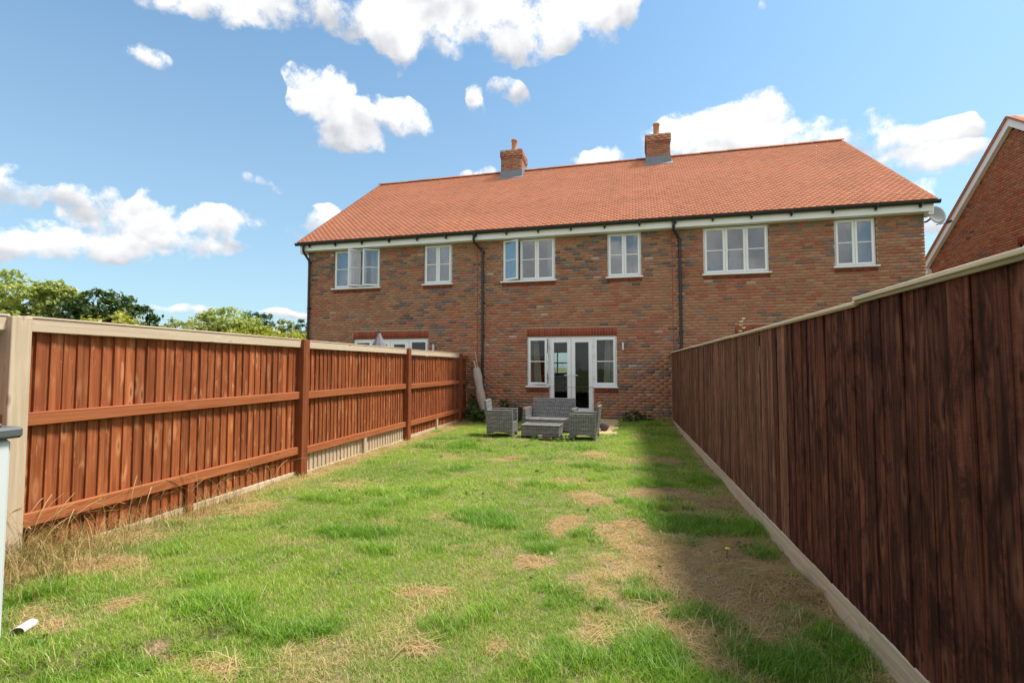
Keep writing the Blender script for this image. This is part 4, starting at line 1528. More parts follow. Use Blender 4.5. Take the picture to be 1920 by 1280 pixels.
def rboards(mats, n=8):
    out = []
    for k in range(n):
        wj = .128 + random.uniform(-.004, .004)
        th = .0075
        zs_ = [.095 + random.choice((0, 0, -.018, .012)) + random.uniform(-.012, .02), .7, 1.3, 1.848 + random.uniform(-.003, .0)]
        mb = MB()
        rows = []
        for z in zs_:
            b = random.uniform(-.0025, .0025)
            rows.append([(-th + b, 0, z), (-.003, wj, z), (.006, wj, z), (.0, 0, z)])
        vs = [p for r_ in rows for p in r_]
        fs = []
        for j in range(3):
            for q in range(4):
                fs.append((j * 4 + q, j * 4 + (q + 1) % 4, (j + 1) * 4 + (q + 1) % 4, (j + 1) * 4 + q))
        fs += [(3, 2, 1, 0), (12, 13, 14, 15)]
        mb.add(vs, fs)
        o = mb.build('board', mats)
        out.append(o.data)
        bpy.data.objects.remove(o)
    return out


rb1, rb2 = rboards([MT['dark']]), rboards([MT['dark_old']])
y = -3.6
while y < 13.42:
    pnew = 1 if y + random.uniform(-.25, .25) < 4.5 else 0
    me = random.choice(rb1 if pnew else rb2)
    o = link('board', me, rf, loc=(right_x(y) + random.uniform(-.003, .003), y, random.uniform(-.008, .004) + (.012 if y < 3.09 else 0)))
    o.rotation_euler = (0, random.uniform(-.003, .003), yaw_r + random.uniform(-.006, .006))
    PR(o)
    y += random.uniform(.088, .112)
for i, (ya, yb, dz) in enumerate(((-3.6, 0.05, .02), (0.05, 3.088, .012), (3.09, 6.2, -.010), (6.203, 9.3, -.006), (9.303, 12.4, .0), (12.403, 13.46, .0))):
    Lr = yb - ya - .003
    o = MB().box((-.04, 0, 1.846), (.055, Lr, 1.866), c=.003).build('capping', MT['pale_cap'], rf)
    o.location = (right_x(ya), ya, dz)
    o.rotation_euler = (0, 0, yaw_r)
    PR(o)
    o = MB().box((-.03, 0, 1.828 if i < 2 else 1.838), (-.017, Lr, 1.845), c=.002).build('cap_batten', MT['cap' if i < 2 else 'pale'], rf)
    o.location = (right_x(ya), ya, dz)
    o.rotation_euler = (0, 0, yaw_r)
    PR(o)
    for z in (.3, 1.05, 1.70):
        o = MB().box((.008, 0, z), (.05, Lr, z + .1)).build('rail', MT['dark'], rf)
        o.location = (right_x(ya), ya, 0)
        o.rotation_euler = (0, 0, yaw_r)
        PR(o)
    o = MB().box((-.014, 0, -.2), (.012, Lr, .15), c=.004).build('gravel_board', MT['gravelboard'], rf)
    o.location = (right_x(ya), ya, random.uniform(-.012, .0))
    o.rotation_euler = (0, 0, yaw_r)
    PR(o)
    o = MB().box((.055, 0, -.3), (.155, .1, 1.84), c=.004).build('post', MT['dark'], rf)
    o.location = (right_x(ya), ya, 0)
    PR(o)

# ------------------------------------------------------------------ storage box, tube offcut
bx = empty('storage_box', (-3.37, 2.04, 0), label='pale grey plastic storage box with dark grey lid at the left edge', cat='storage box')
mb = MB().box((-.80, -1.2, -.02), (0, 0, 1.10), c=.02)
for k in range(5):
    y0 = -1.1 + k * .22
    mb.box((.0, y0, .12), (.008, y0 + .16, 1.0), c=.003)
mb.build('body', MT['binbody'], bx)
MB().box((-.83, -1.23, 1.103), (.032, .032, 1.165), c=.014).box((-.78, -1.18, 1.166), (-.03, -.03, 1.185), c=.008).build('lid', MT['binlid'], bx)
tb = empty('plastic_channel', (-3.36, 2.13, float(gz(-3.36, 2.13)) + .02), label='short white offcut of half round gutter lying in the dry grass', cat='plastic offcut')
tm = MB(Matrix.Rotation(R(121), 4, 'Z') @ Matrix.Rotation(R(6), 4, 'Y') @ Matrix.Scale(.72, 4))
vs, fs = [], []
for x in (-.09, .09):
    for r_ in (.048, .044):
        for k in range(9):
            t = math.pi * k / 8
            vs.append((x, r_ * math.cos(t), r_ * math.sin(t) * .8))
for k in range(8):
    fs += [(k, k + 1, k + 19, k + 18), (k + 9, k + 27, k + 28, k + 10), (k, k + 9, k + 10, k + 1), (k + 18, k + 19, k + 28, k + 27)]
fs += [(0, 18, 27, 9), (8, 17, 35, 26)]
tm.add(vs, fs)
tm.build('channel', plain('pale_grey_offcut', (0.62, 0.6, 0.63), .4, .08), tb)


# ------------------------------------------------------------------ rattan garden furniture
def panel_arch(mb, w_, h, t, arch_h, leg, T):
    """upright panel with a low arch cut between two feet; spans local x, thickness y"""
    n = 10
    top = [(i / n * w_) for i in range(n + 1)]
    vs = []
    for yy in (0, t):
        for x in top:
            u = (x - leg) / (w_ - 2 * leg)
            z = arch_h * (max(0, 1 - (2 * u - 1) ** 2) ** .35) if 0 < u < 1 else 0
            vs.append((x, yy, z))
        for x in top:
            vs.append((x, yy, h))
    m = n + 1
    fs = []
    for i in range(n):
        fs.append((i, i + 1, m + i + 1, m + i))
        fs.append((2 * m + i + 1, 2 * m + i, 3 * m + i, 3 * m + i + 1))
        fs.append((i + 1, i, 2 * m + i, 2 * m + i + 1))
        fs.append((m + i, m + i + 1, 3 * m + i + 1, 3 * m + i))
    fs += [(0, m, 3 * m, 2 * m), (n, 2 * m + n, 3 * m + n, m + n)]
    mb.add([T @ Vector(v) for v in vs], fs)


def armchair(loc, rz, label, w_=.58, d=.53, arm=.555, back=.78, group='grey rattan armchairs on the lawn'):
    """faces local +x; arms along x at y=0 and y=w"""
    ch = empty('armchair', loc, label=label, cat='armchair', group=group)
    ch.rotation_euler = (0, 0, rz)
    I = Matrix.Identity(4)
    for y0 in (-w_ / 2, w_ / 2 - .07):
        mb = MB()
        panel_arch(mb, d, arm, .07, .115, .03, Matrix.Translation((-d / 2, y0, 0)))
        mb.box((-d / 2 - .004, y0 - .004, arm), (d / 2 + .006, y0 + .074, arm + .016), c=.005)
        mb.build('arm', MT['rattan'], ch)
    mb = MB()
    Rz = Matrix.Translation((d / 2 - .004, -w_ / 2 + .07, 0)) @ Matrix.Rotation(R(90), 4, 'Z')
    panel_arch(mb, w_ - .14, .30, .05, .09, .02, Rz)
    mb.build('front_apron', MT['rattan'], ch)
    MB().box((-d / 2 + .07, -w_ / 2 + .071, .24), (d / 2 - .056, w_ / 2 - .071, .285), c=.006).build('seat', MT['rattan'], ch)
    mb = MB(Matrix.Translation((-d / 2 + .012, 0, 0)) @ Matrix.Rotation(R(-7), 4, 'Y'))
    mb.box((0, -w_ / 2 + .072, .08), (.055, w_ / 2 - .072, back), c=.012)
    mb.build('backrest', MT['rattan'], ch)
    return ch


armchair((-2.80, 10.46, .01), R(3), 'grey rattan armchair facing right at the left of the low table', d=.56, w_=.62)
armchair((-1.03, 10.46, .005), R(177), 'grey rattan armchair turned left nearest the sand patch', d=.53, w_=.62, arm=.52, back=.70)
sf = empty('sofa', (-1.93, 11.65, 0), label='two seat grey rattan sofa with tall back in front of the door', cat='sofa')
sf.rotation_euler = (0, 0, R(-3))
for x0 in (-.60, .53):
    mb = MB()
    panel_arch(mb, .62, .52, .07, .075, .03, Matrix.Translation((x0 + .07, -.36, 0)) @ Matrix.Rotation(R(90), 4, 'Z'))
    mb.box((x0 - .004, -.366, .52), (x0 + .074, .264, .536), c=.005)
    mb.build('arm', MT['rattan'], sf)
mb = MB()
panel_arch(mb, 1.06, .29, .05, .07, .03, Matrix.Translation((-.53, -.35, 0)))
mb.build('front_apron', MT['rattan'], sf)
MB().box((-.53, -.30, .25), (.53, .2, .292), c=.006).build('seat', MT['rattan'], sf)
mb = MB(Matrix.Translation((0, .17, 0)) @ Matrix.Rotation(R(-11), 4, 'X'))
mb.box((-.525, 0, .1), (.525, .06, .76), c=.014)
mb.build('backrest', MT['rattan'], sf)
ct = empty('coffee_table', (-1.92, 10.42, 0), label='low grey rattan table with a white tag between the armchairs', cat='table')
ct.rotation_euler = (0, 0, R(-2))
mb = MB().box((-.40, -.24, .06), (.40, .24, .265), c=.008)
mb.build('table_body', MT['rattan'], ct)
mb = MB()
bars(mb, 0, 1, 0, 1, .05, 0, 1)
mb = MB()
mb.box((-.415, -.255, .266), (.415, -.205, .29), c=.005).box((-.415, .205, .266), (.415, .255, .29), c=.005).box((-.415, -.204, .266), (-.365, .204, .29), c=.005).box((.365, -.204, .266), (.415, .204, .29), c=.005)
mb.build('rim', MT['rattan'], ct)
MB().box((-.363, -.203, .262), (.363, .203, .28)).build('table_top', plain('grey_glass_top', (0.2, 0.205, 0.21), 0.25, .1, 3), ct)
for sx_ in (-.37, .37):
    for sy_ in (-.21, .21):
        MB().box((sx_ - .025, sy_ - .025, -.02), (sx_ + .025, sy_ + .025, .044)).build('foot', MT['black'], ct)
MB().box((-.03, -.2445, .066), (.05, -.2405, .092)).build('tag', MT['upvc'], ct)
sc = MB()
sc.lathe((-1.78, 10.02, float(gz(-1.78, 10.02)) + .01), [(.0, 0), (.1, .005), (.135, .04), (.145, .045), (.14, .05), (.1, .018), (0, .014)], 18)
sc.build('saucer', plain('dark_brown_clay', (0.10, 0.05, 0.035), 0.8, .3, 9), label='brown saucer half hidden in grass under the low table', cat='saucer')

# rolled parasol sleeve leaning in the corner
pr = empty('rolled_cover', (-3.95, 13.0, 0), label='beige cloth roll round wooden poles leaning in the left corner', cat='cloth roll')
A, B = Vector((0, 0, 0)), Vector((-.38, .30, 1.46))
ax = (B - A)
mb = MB()
N, K = 26, 20
sd1 = ax.cross(Vector((0, 1, 0))).normalized()
sd2 = sd1.cross(ax).normalized()
vs, fs = [], []
for i in range(N + 1):
    t = i / N
    p = A + ax * t
    r_ = .125 * (.55 + .45 * min(1, t * 3)) * (1.0 - .12 * t) + .01 * math.sin(t * 17)
    if i == N:
        r_ *= .78
    for k in range(K):
        th = 2 * math.pi * k / K
        rr = r_ * (1 + .07 * math.sin(3 * th + t * 5) + .035 * math.sin(7 * th + t * 21))
        vs.append(p + (sd1 * math.cos(th) + sd2 * math.sin(th)) * rr)
for i in range(N):
    for k in range(K):
        fs.append((i * K + k, i * K + (k + 1) % K, (i + 1) * K + (k + 1) % K, (i + 1) * K + k))
fs.append(tuple(N * K + k for k in range(K)))
mb.add(vs, fs, 0, True)
mb.build('cloth_cover', MT['sleeve'], pr)
nd_ = ax.normalized()
MB().tube([A + ax * .9 + sd1 * .02, A + ax * 1.14 + sd1 * .02], .026, 8).build('pole', MT['pale_post'], pr)
MB().tube([A + ax * .9 - sd1 * .035, A + ax * 1.30 - sd1 * .06], .014, 8).build('pole', MT['pale_post'], pr)

# planter, stones, garden tap post
pl = empty('planter', (-3.2, 13.12, .0), label='square black planter with a leafy plant by the house wall', cat='planter')
mb = MB()
o_, i_ = .21, .18
mb.add([(-.17, -.17, 0), (.17, -.17, 0), (.17, .17, 0), (-.17, .17, 0), (-o_, -o_, .40), (o_, -o_, .40), (o_, o_, .40), (-o_, o_, .40), (-i_, -i_, .40), (i_, -i_, .40), (i_, i_, .40), (-i_, i_, .40), (-i_, -i_, .33), (i_, -i_, .33), (i_, i_, .33), (-i_, i_, .33)],
       [(0, 3, 2, 1), (0, 1, 5, 4), (1, 2, 6, 5), (2, 3, 7, 6), (3, 0, 4, 7), (4, 5, 9, 8), (5, 6, 10, 9), (6, 7, 11, 10), (7, 4, 8, 11), (8, 9, 13, 12), (9, 10, 14, 13), (10, 11, 15, 14), (11, 8, 12, 15), (12, 13, 14, 15)])
mb.build('pot', MT['planter'], pl)


def blob(name, c, r_, mat, seed, **k):
    random.seed(seed)
    vs, fs = [], []
    n, m = 14, 9
    for j in range(m + 1):
        ph = math.pi * j / m
        for i in range(n):
            th = 2 * math.pi * i / n
            q = 1 + .07 * math.sin(3 * th + seed) * math.sin(ph) + .05 * math.sin(5 * ph + 2 * th)
            vs.append((c[0] + r_[0] * q * math.sin(ph) * math.cos(th), c[1] + r_[1] * q * math.sin(ph) * math.sin(th), c[2] + r_[2] * q * math.cos(ph)))
    for j in range(m):
        for i in range(n):
            fs.append((j * n + i, (j + 1) * n + i, (j + 1) * n + (i + 1) % n, j * n + (i + 1) % n))
    return MB().add(vs, fs, 0, True).build(name, mat, **k)


blob('stone', (-.70, 11.62, .135), (.105, .10, .11), MT['stone'], 3, label='round dark purple grey stone sitting on the yellow sand', cat='stone')
blob('pebble', (-.85, 11.95, .095), (.055, .05, .045), MT['stone'], 5, label='small brown pebble behind the round stone on the sand', cat='stone')
tp = empty('garden_tool', (-.96, 13.30, .1), label='thin upright tool with a pale curled grip leaning beside the door', cat='garden tool')
MB().tube([(0, -.12, 0), (0.005, .0, .40)], .012, 8).build('shaft', MT['cap'], tp)
MB().tube([(.005, 0, .40), (.0, -.01, .43), (.03, -.02, .445), (.06, -.02, .46), (.07, -.02, .49)], .014, 8).build('grip', MT['petal'], tp)

# neighbour's closed parasol beyond the left fence
ps = empty('parasol', (-6.35, 11.5, -.05), label='closed grey parasol in the garden beyond the left fence', cat='parasol')
mb = MB()
vs, fs = [], []
for j, (z, r_) in enumerate(((1.0, .12), (1.5, .16), (1.9, .20), (1.98, .19), (2.15, .11), (2.3, .05), (2.36, .03))):
    for k in range(24):
        th = 2 * math.pi * k / 24
        rr = r_ * (1 + .16 * math.cos(8 * th) * (z < 2.2))
        vs.append((rr * math.cos(th), rr * math.sin(th), z + .05))
for j in range(6):
    for k in range(24):
        fs.append((j * 24 + k, j * 24 + (k + 1) % 24, (j + 1) * 24 + (k + 1) % 24, (j + 1) * 24 + k))
mb.add(vs, fs, 0, True)
mb.build('canopy', MT['parasol'], ps)
MB().tube([(0, 0, 0), (0, 0, 2.44)], .022, 10).lathe((0, 0, 2.4), [(.0, .08), (.03, .06), (.035, .03), (.02, 0)], 10).build('pole', MT['black'], ps)
MB().lathe((0, 0, 0), [(.28, 0), (.28, .05), (.06, .09), (.05, .3), (0, .3)], 16).build('base', MT['black'], ps)


# ------------------------------------------------------------------ plants
def leaf_cloud(lobes, n, size, seed, flat=.5, clump=24, aspect=.6, hollow=.55):
    """leaf quads in small clumps through the volume of the lobes; returns V,F,tone"""
    r = np.random.default_rng(seed)
    lob = np.array(lobes, float)               # cx,cy,cz,rx,ry,rz
    vol = lob[:, 3] * lob[:, 4] * lob[:, 5]
    nc = max(3, n // clump)
    li = r.choice(len(lob), nc, p=vol / vol.sum())
    d = r.normal(size=(nc, 3))
    d /= np.linalg.norm(d, axis=1)[:, None]
    rad = (hollow ** 3 + (1 - hollow ** 3) * r.random(nc)) ** (1 / 3)
    cc = lob[li, :3] + d * rad[:, None] * lob[li, 3:]
    ctone = r.random(nc)
    ci = np.repeat(np.arange(nc), clump)
    cs = np.cbrt(vol.mean()) * .22
    p = cc[ci] + r.normal(size=(len(ci), 3)) * np.array([1, 1, .6]) * cs * .6
    nrm = r.normal(size=(len(ci), 3))
    nrm[:, 2] += 1.0 * flat * 2
    nrm += d[ci] * .7
    nrm /= np.linalg.norm(nrm, axis=1)[:, None]
    t = np.cross(nrm, r.normal(size=nrm.shape))
    t /= np.linalg.norm(t, axis=1)[:, None] + 1e-9
    b = np.cross(nrm, t)
    s = size * (.6 + .8 * r.random(len(ci)))[:, None]
    V = np.stack([p - t * s, p - b * s * aspect + nrm * s * .1, p + t * s, p + b * s * aspect + nrm * s * .1], 1).reshape(-1, 3)
    F = np.arange(len(V)).reshape(-1, 4)
    tone = np.clip(.65 * ctone[ci] + .35 * r.random(len(ci)), 0, 1)
    return V, F, np.repeat(tone, 4)


def tree(name, loc, lobes, n, size, mat, label, cat='tree', trunk=None, seed=1, hollow=.55, clump=24, limbs=6, group=None):
    t = empty(name, loc, label=label, cat=cat, group=group)
    V, F, tn = leaf_cloud(lobes, n, size, seed, hollow=hollow, clump=clump)
    link('crown', quick_mesh('crown', V, F, MT[mat], {'tone': tn}), t)
    if trunk:
        r_, zt = trunk
        rr = random.Random(seed)
        mb = MB()
        mb.tube([(0, 0, -.3), (.05, 0, zt * .3), (-.04, .05, zt * .65), (0, 0, zt)], [r_ * 1.3, r_, r_ * .8, r_ * .45], 10)
        for k in range(limbs):
            l = rr.choice(lobes)
            z0 = zt * rr.uniform(.45, .95)
            e = Vector((l[0] + rr.uniform(-.5, .5) * l[3], l[1] + rr.uniform(-.5, .5) * l[4], l[2] + rr.uniform(-.2, .5) * l[5]))
            s_ = Vector((0, 0, z0))
            m_ = s_.lerp(e, .5) + Vector((0, 0, .1 * (e - s_).length))
            mb.tube([s_, m_, e], [r_ * .45, r_ * .28, r_ * .08], 7)
        mb.build('trunk', MT['bark'], t)
    return t


G_T = 'trees and bushes beyond the left fence'
tree('ash_tree', (-55.2, 32.8, 0), [(-.9, 0, 8.4, 2.2, 2.4, 1.9), (1.2, .6, 7.6, 2.2, 2, 1.8), (0, 0, 5.4, 2.8, 2.6, 1.9), (-2.6, -1, 6.6, 2, 2, 2.0), (2.2, 1, 5.2, 1.6, 1.6, 1.4)], 6500, .19, 'leaf_mid',
     'tall light green tree at the far left edge above the fence', trunk=(.28, 8), seed=3, hollow=.4, clump=30, limbs=12, group=G_T)
tree('birch_tree', (-52.4, 34.6, 0), [(0, 0, 8.6, 1.3, 1.3, 1.0), (.9, .5, 8.0, 1.1, 1.1, .9), (-.8, -.4, 7.5, 1.0, 1.0, .8), (1.2, .6, 6.6, .8, .8, .6), (-.5, 0, 5.8, .7, .7, .6)], 3600, .16, 'leaf_mid',
     'slender airy tree with sky showing through its crown', trunk=(.14, 8.4), seed=5, hollow=.3, clump=26, limbs=14, group=G_T)
tree('oak_tree', (-42.0, 30.9, 0), [(0, 0, 6.1, 2.3, 2.3, 1.5), (-1.7, -1.1, 5.1, 1.8, 1.8, 1.4), (1.8, 1.2, 5.2, 1.7, 1.7, 1.4), (2.7, 1.8, 4.0, 1.2, 1.2, 1.3), (-2.6, -1.6, 4.0, 1.4, 1.4, 1.3), (0, 0, 4.0, 2.8, 2.8, 1.6)], 13000, .17, 'leaf_dark',
     'broad dark green tree rising over the middle of the near fence panel', trunk=(.35, 5.5), seed=8, hollow=.6, clump=34, limbs=9, group=G_T)
tree('yellow_bush', (-30.7, 23.2, 0), [(0, 0, 3.7, 1.5, 1.5, 1.05), (-1.0, -.7, 3.4, .9, .9, .8), (1.1, .8, 3.4, .9, .9, .8), (0, 0, 2.2, 1.9, 1.9, 1.6)], 6000, .12, 'leaf_yellow',
     'low yellow green bush in front of the dark tree', 'bush', trunk=(.12, 3), seed=9, clump=22, group=G_T)
tree('round_tree', (-36.2, 37.6, 0), [(0, 0, 5.6, 1.9, 1.9, 1.3), (1.5, 1.4, 5.0, 1.4, 1.4, 1.2), (-1.3, -1.2, 5.2, 1.3, 1.3, 1.1), (0, 0, 3.6, 2.6, 2.6, 1.8), (2.3, 2.1, 4.1, 1.0, 1.0, .9)], 10000, .15, 'leaf_mid',
     'rounded light green tree midway between dark tree and house', trunk=(.2, 5), seed=12, clump=28, group=G_T)
tree('pale_bush', (-37.5, 34.2, 0), [(0, 0, 4.5, 1.6, 1.6, 1.1), (-1.5, -1.3, 4.0, 1.2, 1.2, 1.0), (1.2, 1.0, 4.2, 1.1, 1.1, 1.0), (0, 0, 2.6, 2.4, 2.4, 1.6)], 6000, .13, 'leaf_olive',
     'pale olive bush just left of the rounded light green tree', 'bush', trunk=(.12, 3.4), seed=14, clump=22, group=G_T)
tree('grey_tree', (-44.6, 50.8, 0), [(-.4, 0, 7.0, 1.0, 1.0, 1.2), (.8, .8, 6.8, .9, .9, 1.1), (0, 0, 5.4, 1.9, 1.9, 1.6)], 5000, .16, 'leaf_grey',
     'distant dark grey green tree with two domed tops', trunk=(.2, 6), seed=16, hollow=.6, clump=24, group=G_T)
tree('low_bush', (-29.0, 34.0, 0), [(0, 0, 3.9, 1.3, 1.3, .9), (1.3, 1.4, 3.7, 1.1, 1.1, .8), (-1.3, -1.4, 3.7, 1.1, 1.1, .8), (0, 0, 2.2, 2.4, 2.4, 1.5)], 6000, .12, 'leaf_yellow',
     'low bright bush under the distant grey green tree', 'bush', trunk=(.1, 3), seed=18, clump=22, group=G_T)
tree('young_tree', (-34.4, 43.2, 0), [(0, 0, 5.7, .8, .8, .8), (-.6, -.6, 5.0, .7, .7, .7), (.7, .7, 4.8, .7, .7, .8), (0, 0, 3.8, 1.2, 1.2, 1.0)], 2200, .13, 'leaf_olive',
     'thin pale young tree beside the lamp post', trunk=(.08, 5.4), seed=20, hollow=.3, clump=20, limbs=9, group=G_T)
tree('holly_tree', (-31.2, 42.2, 0), [(0, 0, 5.2, 1.0, 1.0, 1.0), (.6, .6, 4.4, 1.1, 1.1, 1.0), (-.5, -.5, 4.2, 1.0, 1.0, .9), (0, 0, 3.0, 1.5, 1.5, 1.3)], 4500, .13, 'leaf_grey',
     'dark bushy tree tucked against the left corner of the house', trunk=(.15, 4.5), seed=22, clump=24, group=G_T)
tree('hedge_bush', (-25.6, 33.0, 0), [(0, 0, 3.2, 1.6, 1.6, .9), (1.6, 1.6, 3.1, 1.2, 1.2, .8), (-1.6, -1.6, 3.1, 1.3, 1.3, .8), (0, 0, 1.6, 2.6, 2.6, 1.3)], 5000, .12, 'leaf_yellow',
     'lowest yellow green bush directly left of the house downpipe', 'bush', trunk=(.1, 2.5), seed=24, clump=22, group=G_T)
lp = empty('lamp_post', (-29.6, 38.1, -.05), label='thin pale lamp post among the trees left of the house', cat='lamp post')
MB().tube([(0, 0, 0), (0, 0, 5.5)], [.07, .05], 8).build('pole', MT['dish'], lp)
MB().box((-.05, -.35, 5.42), (.05, .05, 5.52), c=.02).build('lamp_head', MT['dish'], lp)

# small plants against the house and fence
V, F, tn = leaf_cloud([(-4.30, 12.95, .28, .22, .25, .30), (-4.05, 12.7, .16, .28, .22, .2), (-4.42, 13.2, .45, .12, .15, .3)], 900, .035, 31, clump=10)
sh = empty('corner_shrub', (0, 0, 0), label='dark leafy shrub at the foot of the leaning cloth roll', cat='shrub')
link('foliage', quick_mesh('foliage', V, F, MT['leaf_dark'], {'tone': np.clip(tn * 1.3, 0, 1)}), sh)
MB().tube([(-4.25, 12.95, -.03), (-4.28, 12.95, .3)], [.015, .006], 6).build('stem', MT['bark'], sh)
V, F, tn = leaf_cloud([(-.28, .02, .48, .16, .14, .12), (-.05, 0, .45, .15, .12, .08)], 260, .03, 33, clump=8)
link('foliage', quick_mesh('foliage', V, F, MT['leaf_dark'], {'tone': tn}), pl)
V, F, tn = leaf_cloud([(-.05, 13.15, .22, .30, .18, .16), (.22, 13.2, .17, .25, .15, .1), (-.2, 13.0, .15, .12, .15, .12)], 700, .028, 35, clump=10)
wd_ = empty('wall_weeds', (0, 0, 0), label='low dark weeds growing along the wall right of the sand', cat='weeds')
link('foliage', quick_mesh('foliage', V, F, MT['leaf_dark'], {'tone': tn}), wd_)
V, F, tn = leaf_cloud([(-1.35, 10.02, .06, .16, .1, .06), (-1.6, 9.98, .04, .16, .08, .04), (-2.0, 9.98, .05, .1, .06, .05)], 260, .025, 37, clump=8)
wd2 = empty('broadleaf_weeds', (0, 0, 0), label='pale broad leaved weeds between the low table and right armchair', cat='weeds')
link('foliage', quick_mesh('foliage', V, F, MT['leaf_light'], {'tone': tn}), wd2)
hk = empty('hollyhock', (1.85, 9.5, 0), label='pale flower spike peeping over the dark right fence', cat='flower')
MB().tube([(0, 0, 0), (.02, 0, 1.2), (0, 0, 2.36)], [.015, .011, .005], 6).build('stem', MT['leaf_light'], hk)
fl = MB()
for k in range(9):
    z = 1.9 + k * .055
    a = k * 2.4
    fl.lathe((.03 * math.cos(a), .03 * math.sin(a), z), [(.004, -.01), (.03, .008), (.036, .02), (.0, .012)], 7)
fl.build('blossoms', MT['petal'], hk, kind='stuff')
dl = empty('dandelion', (*ground_at(1362, 1046), 0), label='single yellow dandelion on the dry ground near the right fence', cat='flower')
dz = float(gz(*ground_at(1362, 1046)))
MB().tube([(0, 0, dz), (.01, 0, dz + .07)], .0025, 5).build('stem', MT['leaf_light'], dl)
MB().lathe((.01, 0, dz + .07), [(.003, 0), (.02, .006), (.022, .012), (.012, .016), (0, .015)], 12).build('flower_head', MT['yellow'], dl)


# ------------------------------------------------------------------ lawn blades
def clump_mesh(name, n, rad, hmin, hmax, lean, width, mat, seed, flat=False):
    r = np.random.default_rng(seed)
    V, F, tone, along = [], [], [], []
    for b in range(n):
        a, q = r.random() * 6.283, rad * math.sqrt(r.random())
        bx, by = q * math.cos(a), q * math.sin(a)
        h = r.uniform(hmin, hmax)
        th = r.random() * 6.283
        dx, dy = math.cos(th), math.sin(th)
        ln = lean * r.uniform(.2, 1.4) * h
        wv = width * r.uniform(.7, 1.3)
        px_, py_ = -dy * wv / 2, dx * wv / 2
        base = len(V)
        segs = 3
        tv = r.random()
        for j in range(segs + 1):
            t = j / segs
            if flat:
                z = .004 + h * .25 * math.sin(t * 3.0) * r.uniform(.6, 1.0)
                fx = (t - .5) * h * 1.8
            else:
                z = h * (t - .22 * lean * t * t)
                fx = ln * t ** 1.8
            w_ = (1 - t * .85) if not flat else (1 - .4 * abs(2 * t - 1))
            V.append((bx + dx * fx + px_ * w_, by + dy * fx + py_ * w_, z))
            V.append((bx + dx * fx - px_ * w_, by + dy * fx - py_ * w_, z))
            tone += [tv, tv]
            along += [t, t]
        for j in range(segs):
            k = base + j * 2
            F.append((k, k + 1, k + 3, k + 2))
    return quick_mesh(name, V, F, mat, {'tone': tone, 'along': along})


src = bpy.data.collections.new('grass_sources')
idx = 0
for k in range(5):          # 0-4 mown turf
    src.objects.link(bpy.data.objects.new('clump_%02d' % idx, clump_mesh('clump', 40, .062, .014, .040, .8, .0032, MT['lawn'], 100 + k)))
    idx += 1
for k in range(3):          # 5-7 taller tufts
    src.objects.link(bpy.data.objects.new('clump_%02d' % idx, clump_mesh('clump', 36, .055, .03, .068, .9, .0036, MT['lawn'], 120 + k)))
    idx += 1
for k in range(4):          # 8-11 flattened straw
    src.objects.link(bpy.data.objects.new('clump_%02d' % idx, clump_mesh('clump', 20, .07, .04, .10, .5, .0026, MT['lawn'], 140 + k, True)))
    idx += 1


def scatter_group(name, coll):
    ng = bpy.data.node_groups.new(name, 'GeometryNodeTree')
    ng.interface.new_socket('Geometry', in_out='INPUT', socket_type='NodeSocketGeometry')
    ng.interface.new_socket('Geometry', in_out='OUTPUT', socket_type='NodeSocketGeometry')
    gi, go = ng.nodes.new('NodeGroupInput'), ng.nodes.new('NodeGroupOutput')
    ip = ng.nodes.new('GeometryNodeInstanceOnPoints')
    ci = ng.nodes.new('GeometryNodeCollectionInfo')
    ci.inputs['Collection'].default_value = coll
    ci.inputs['Separate Children'].default_value = True
    ci.inputs['Reset Children'].default_value = True

    def na(nm, typ):
        n = ng.nodes.new('GeometryNodeInputNamedAttribute')
        n.data_type = typ
        n.inputs['Name'].default_value = nm
        return n.outputs['Attribute']
    e2r = ng.nodes.new('FunctionNodeEulerToRotation')
    L = ng.links
    L.new(gi.outputs[0], ip.inputs['Points'])
    L.new(ci.outputs[0], ip.inputs['Instance'])
    ip.inputs['Pick Instance'].default_value = True
    L.new(na('pick', 'INT'), ip.inputs['Instance Index'])
    L.new(na('rot', 'FLOAT_VECTOR'), e2r.inputs[0])
    L.new(e2r.outputs[0], ip.inputs['Rotation'])
    L.new(na('size', 'FLOAT_VECTOR'), ip.inputs['Scale'])
    L.new(ip.outputs[0], go.inputs[0])
    return ng


r = np.random.default_rng(77)
parts = []
for (ya, yb, dens) in ((-3.5, .9, 40), (.9, 3.2, 620), (3.2, 5.0, 430), (5.0, 8.0, 260), (8.0, 13.45, 170)):
    n = int((yb - ya) * 5.9 * dens)
    yy = ya + (yb - ya) * r.random(n)
    xx = (left_x(yy) + .03) + (right_x(yy) - left_x(yy) - .05) * r.random(n)
    parts.append(np.stack([xx, yy], 1))
pts = np.concatenate(parts)
x, y = pts[:, 0], pts[:, 1]
# nothing grows under the box, on the sand or under the table
keep = ~((x < -3.36) & (y < 2.04)) & ~((x > sx0 + .08) & (x < sx1 - .06) & (y > sy0 + .05)) & ~((x > -2.3) & (x < -1.52) & (y > 10.2) & (y < 10.7))
x, y = x[keep], y[keep]
n = len(x)
df, tf = dry_field(x, y), tuft_field(x, y)
df = np.clip(df - tf * .55, 0, 1.2)
u = r.random(n)
bare = (df > .5) & (u < sstep(.55, 1.1, df) * .42)
x, y, df, tf = (a[~bare] for a in (x, y, df, tf))
n = len(x)
u = r.random(n)
hue = np.clip(.62 * sstep(.25, .75, vn4(x * .9, y * .9 + 8, 4)) + .38 * r.random(n), 0, 1) - tf * .6
hue = np.clip(hue, 0, 1)
pick = r.integers(0, 5, n)
pick = np.where((tf > .35) & (u < .8), r.integers(5, 8, n), pick)
nearf = (x > -3.3) & (x < -.65) & (y > 9.75) & (y < 12.3)
pick = np.where(nearf, r.integers(0, 5, n), pick)
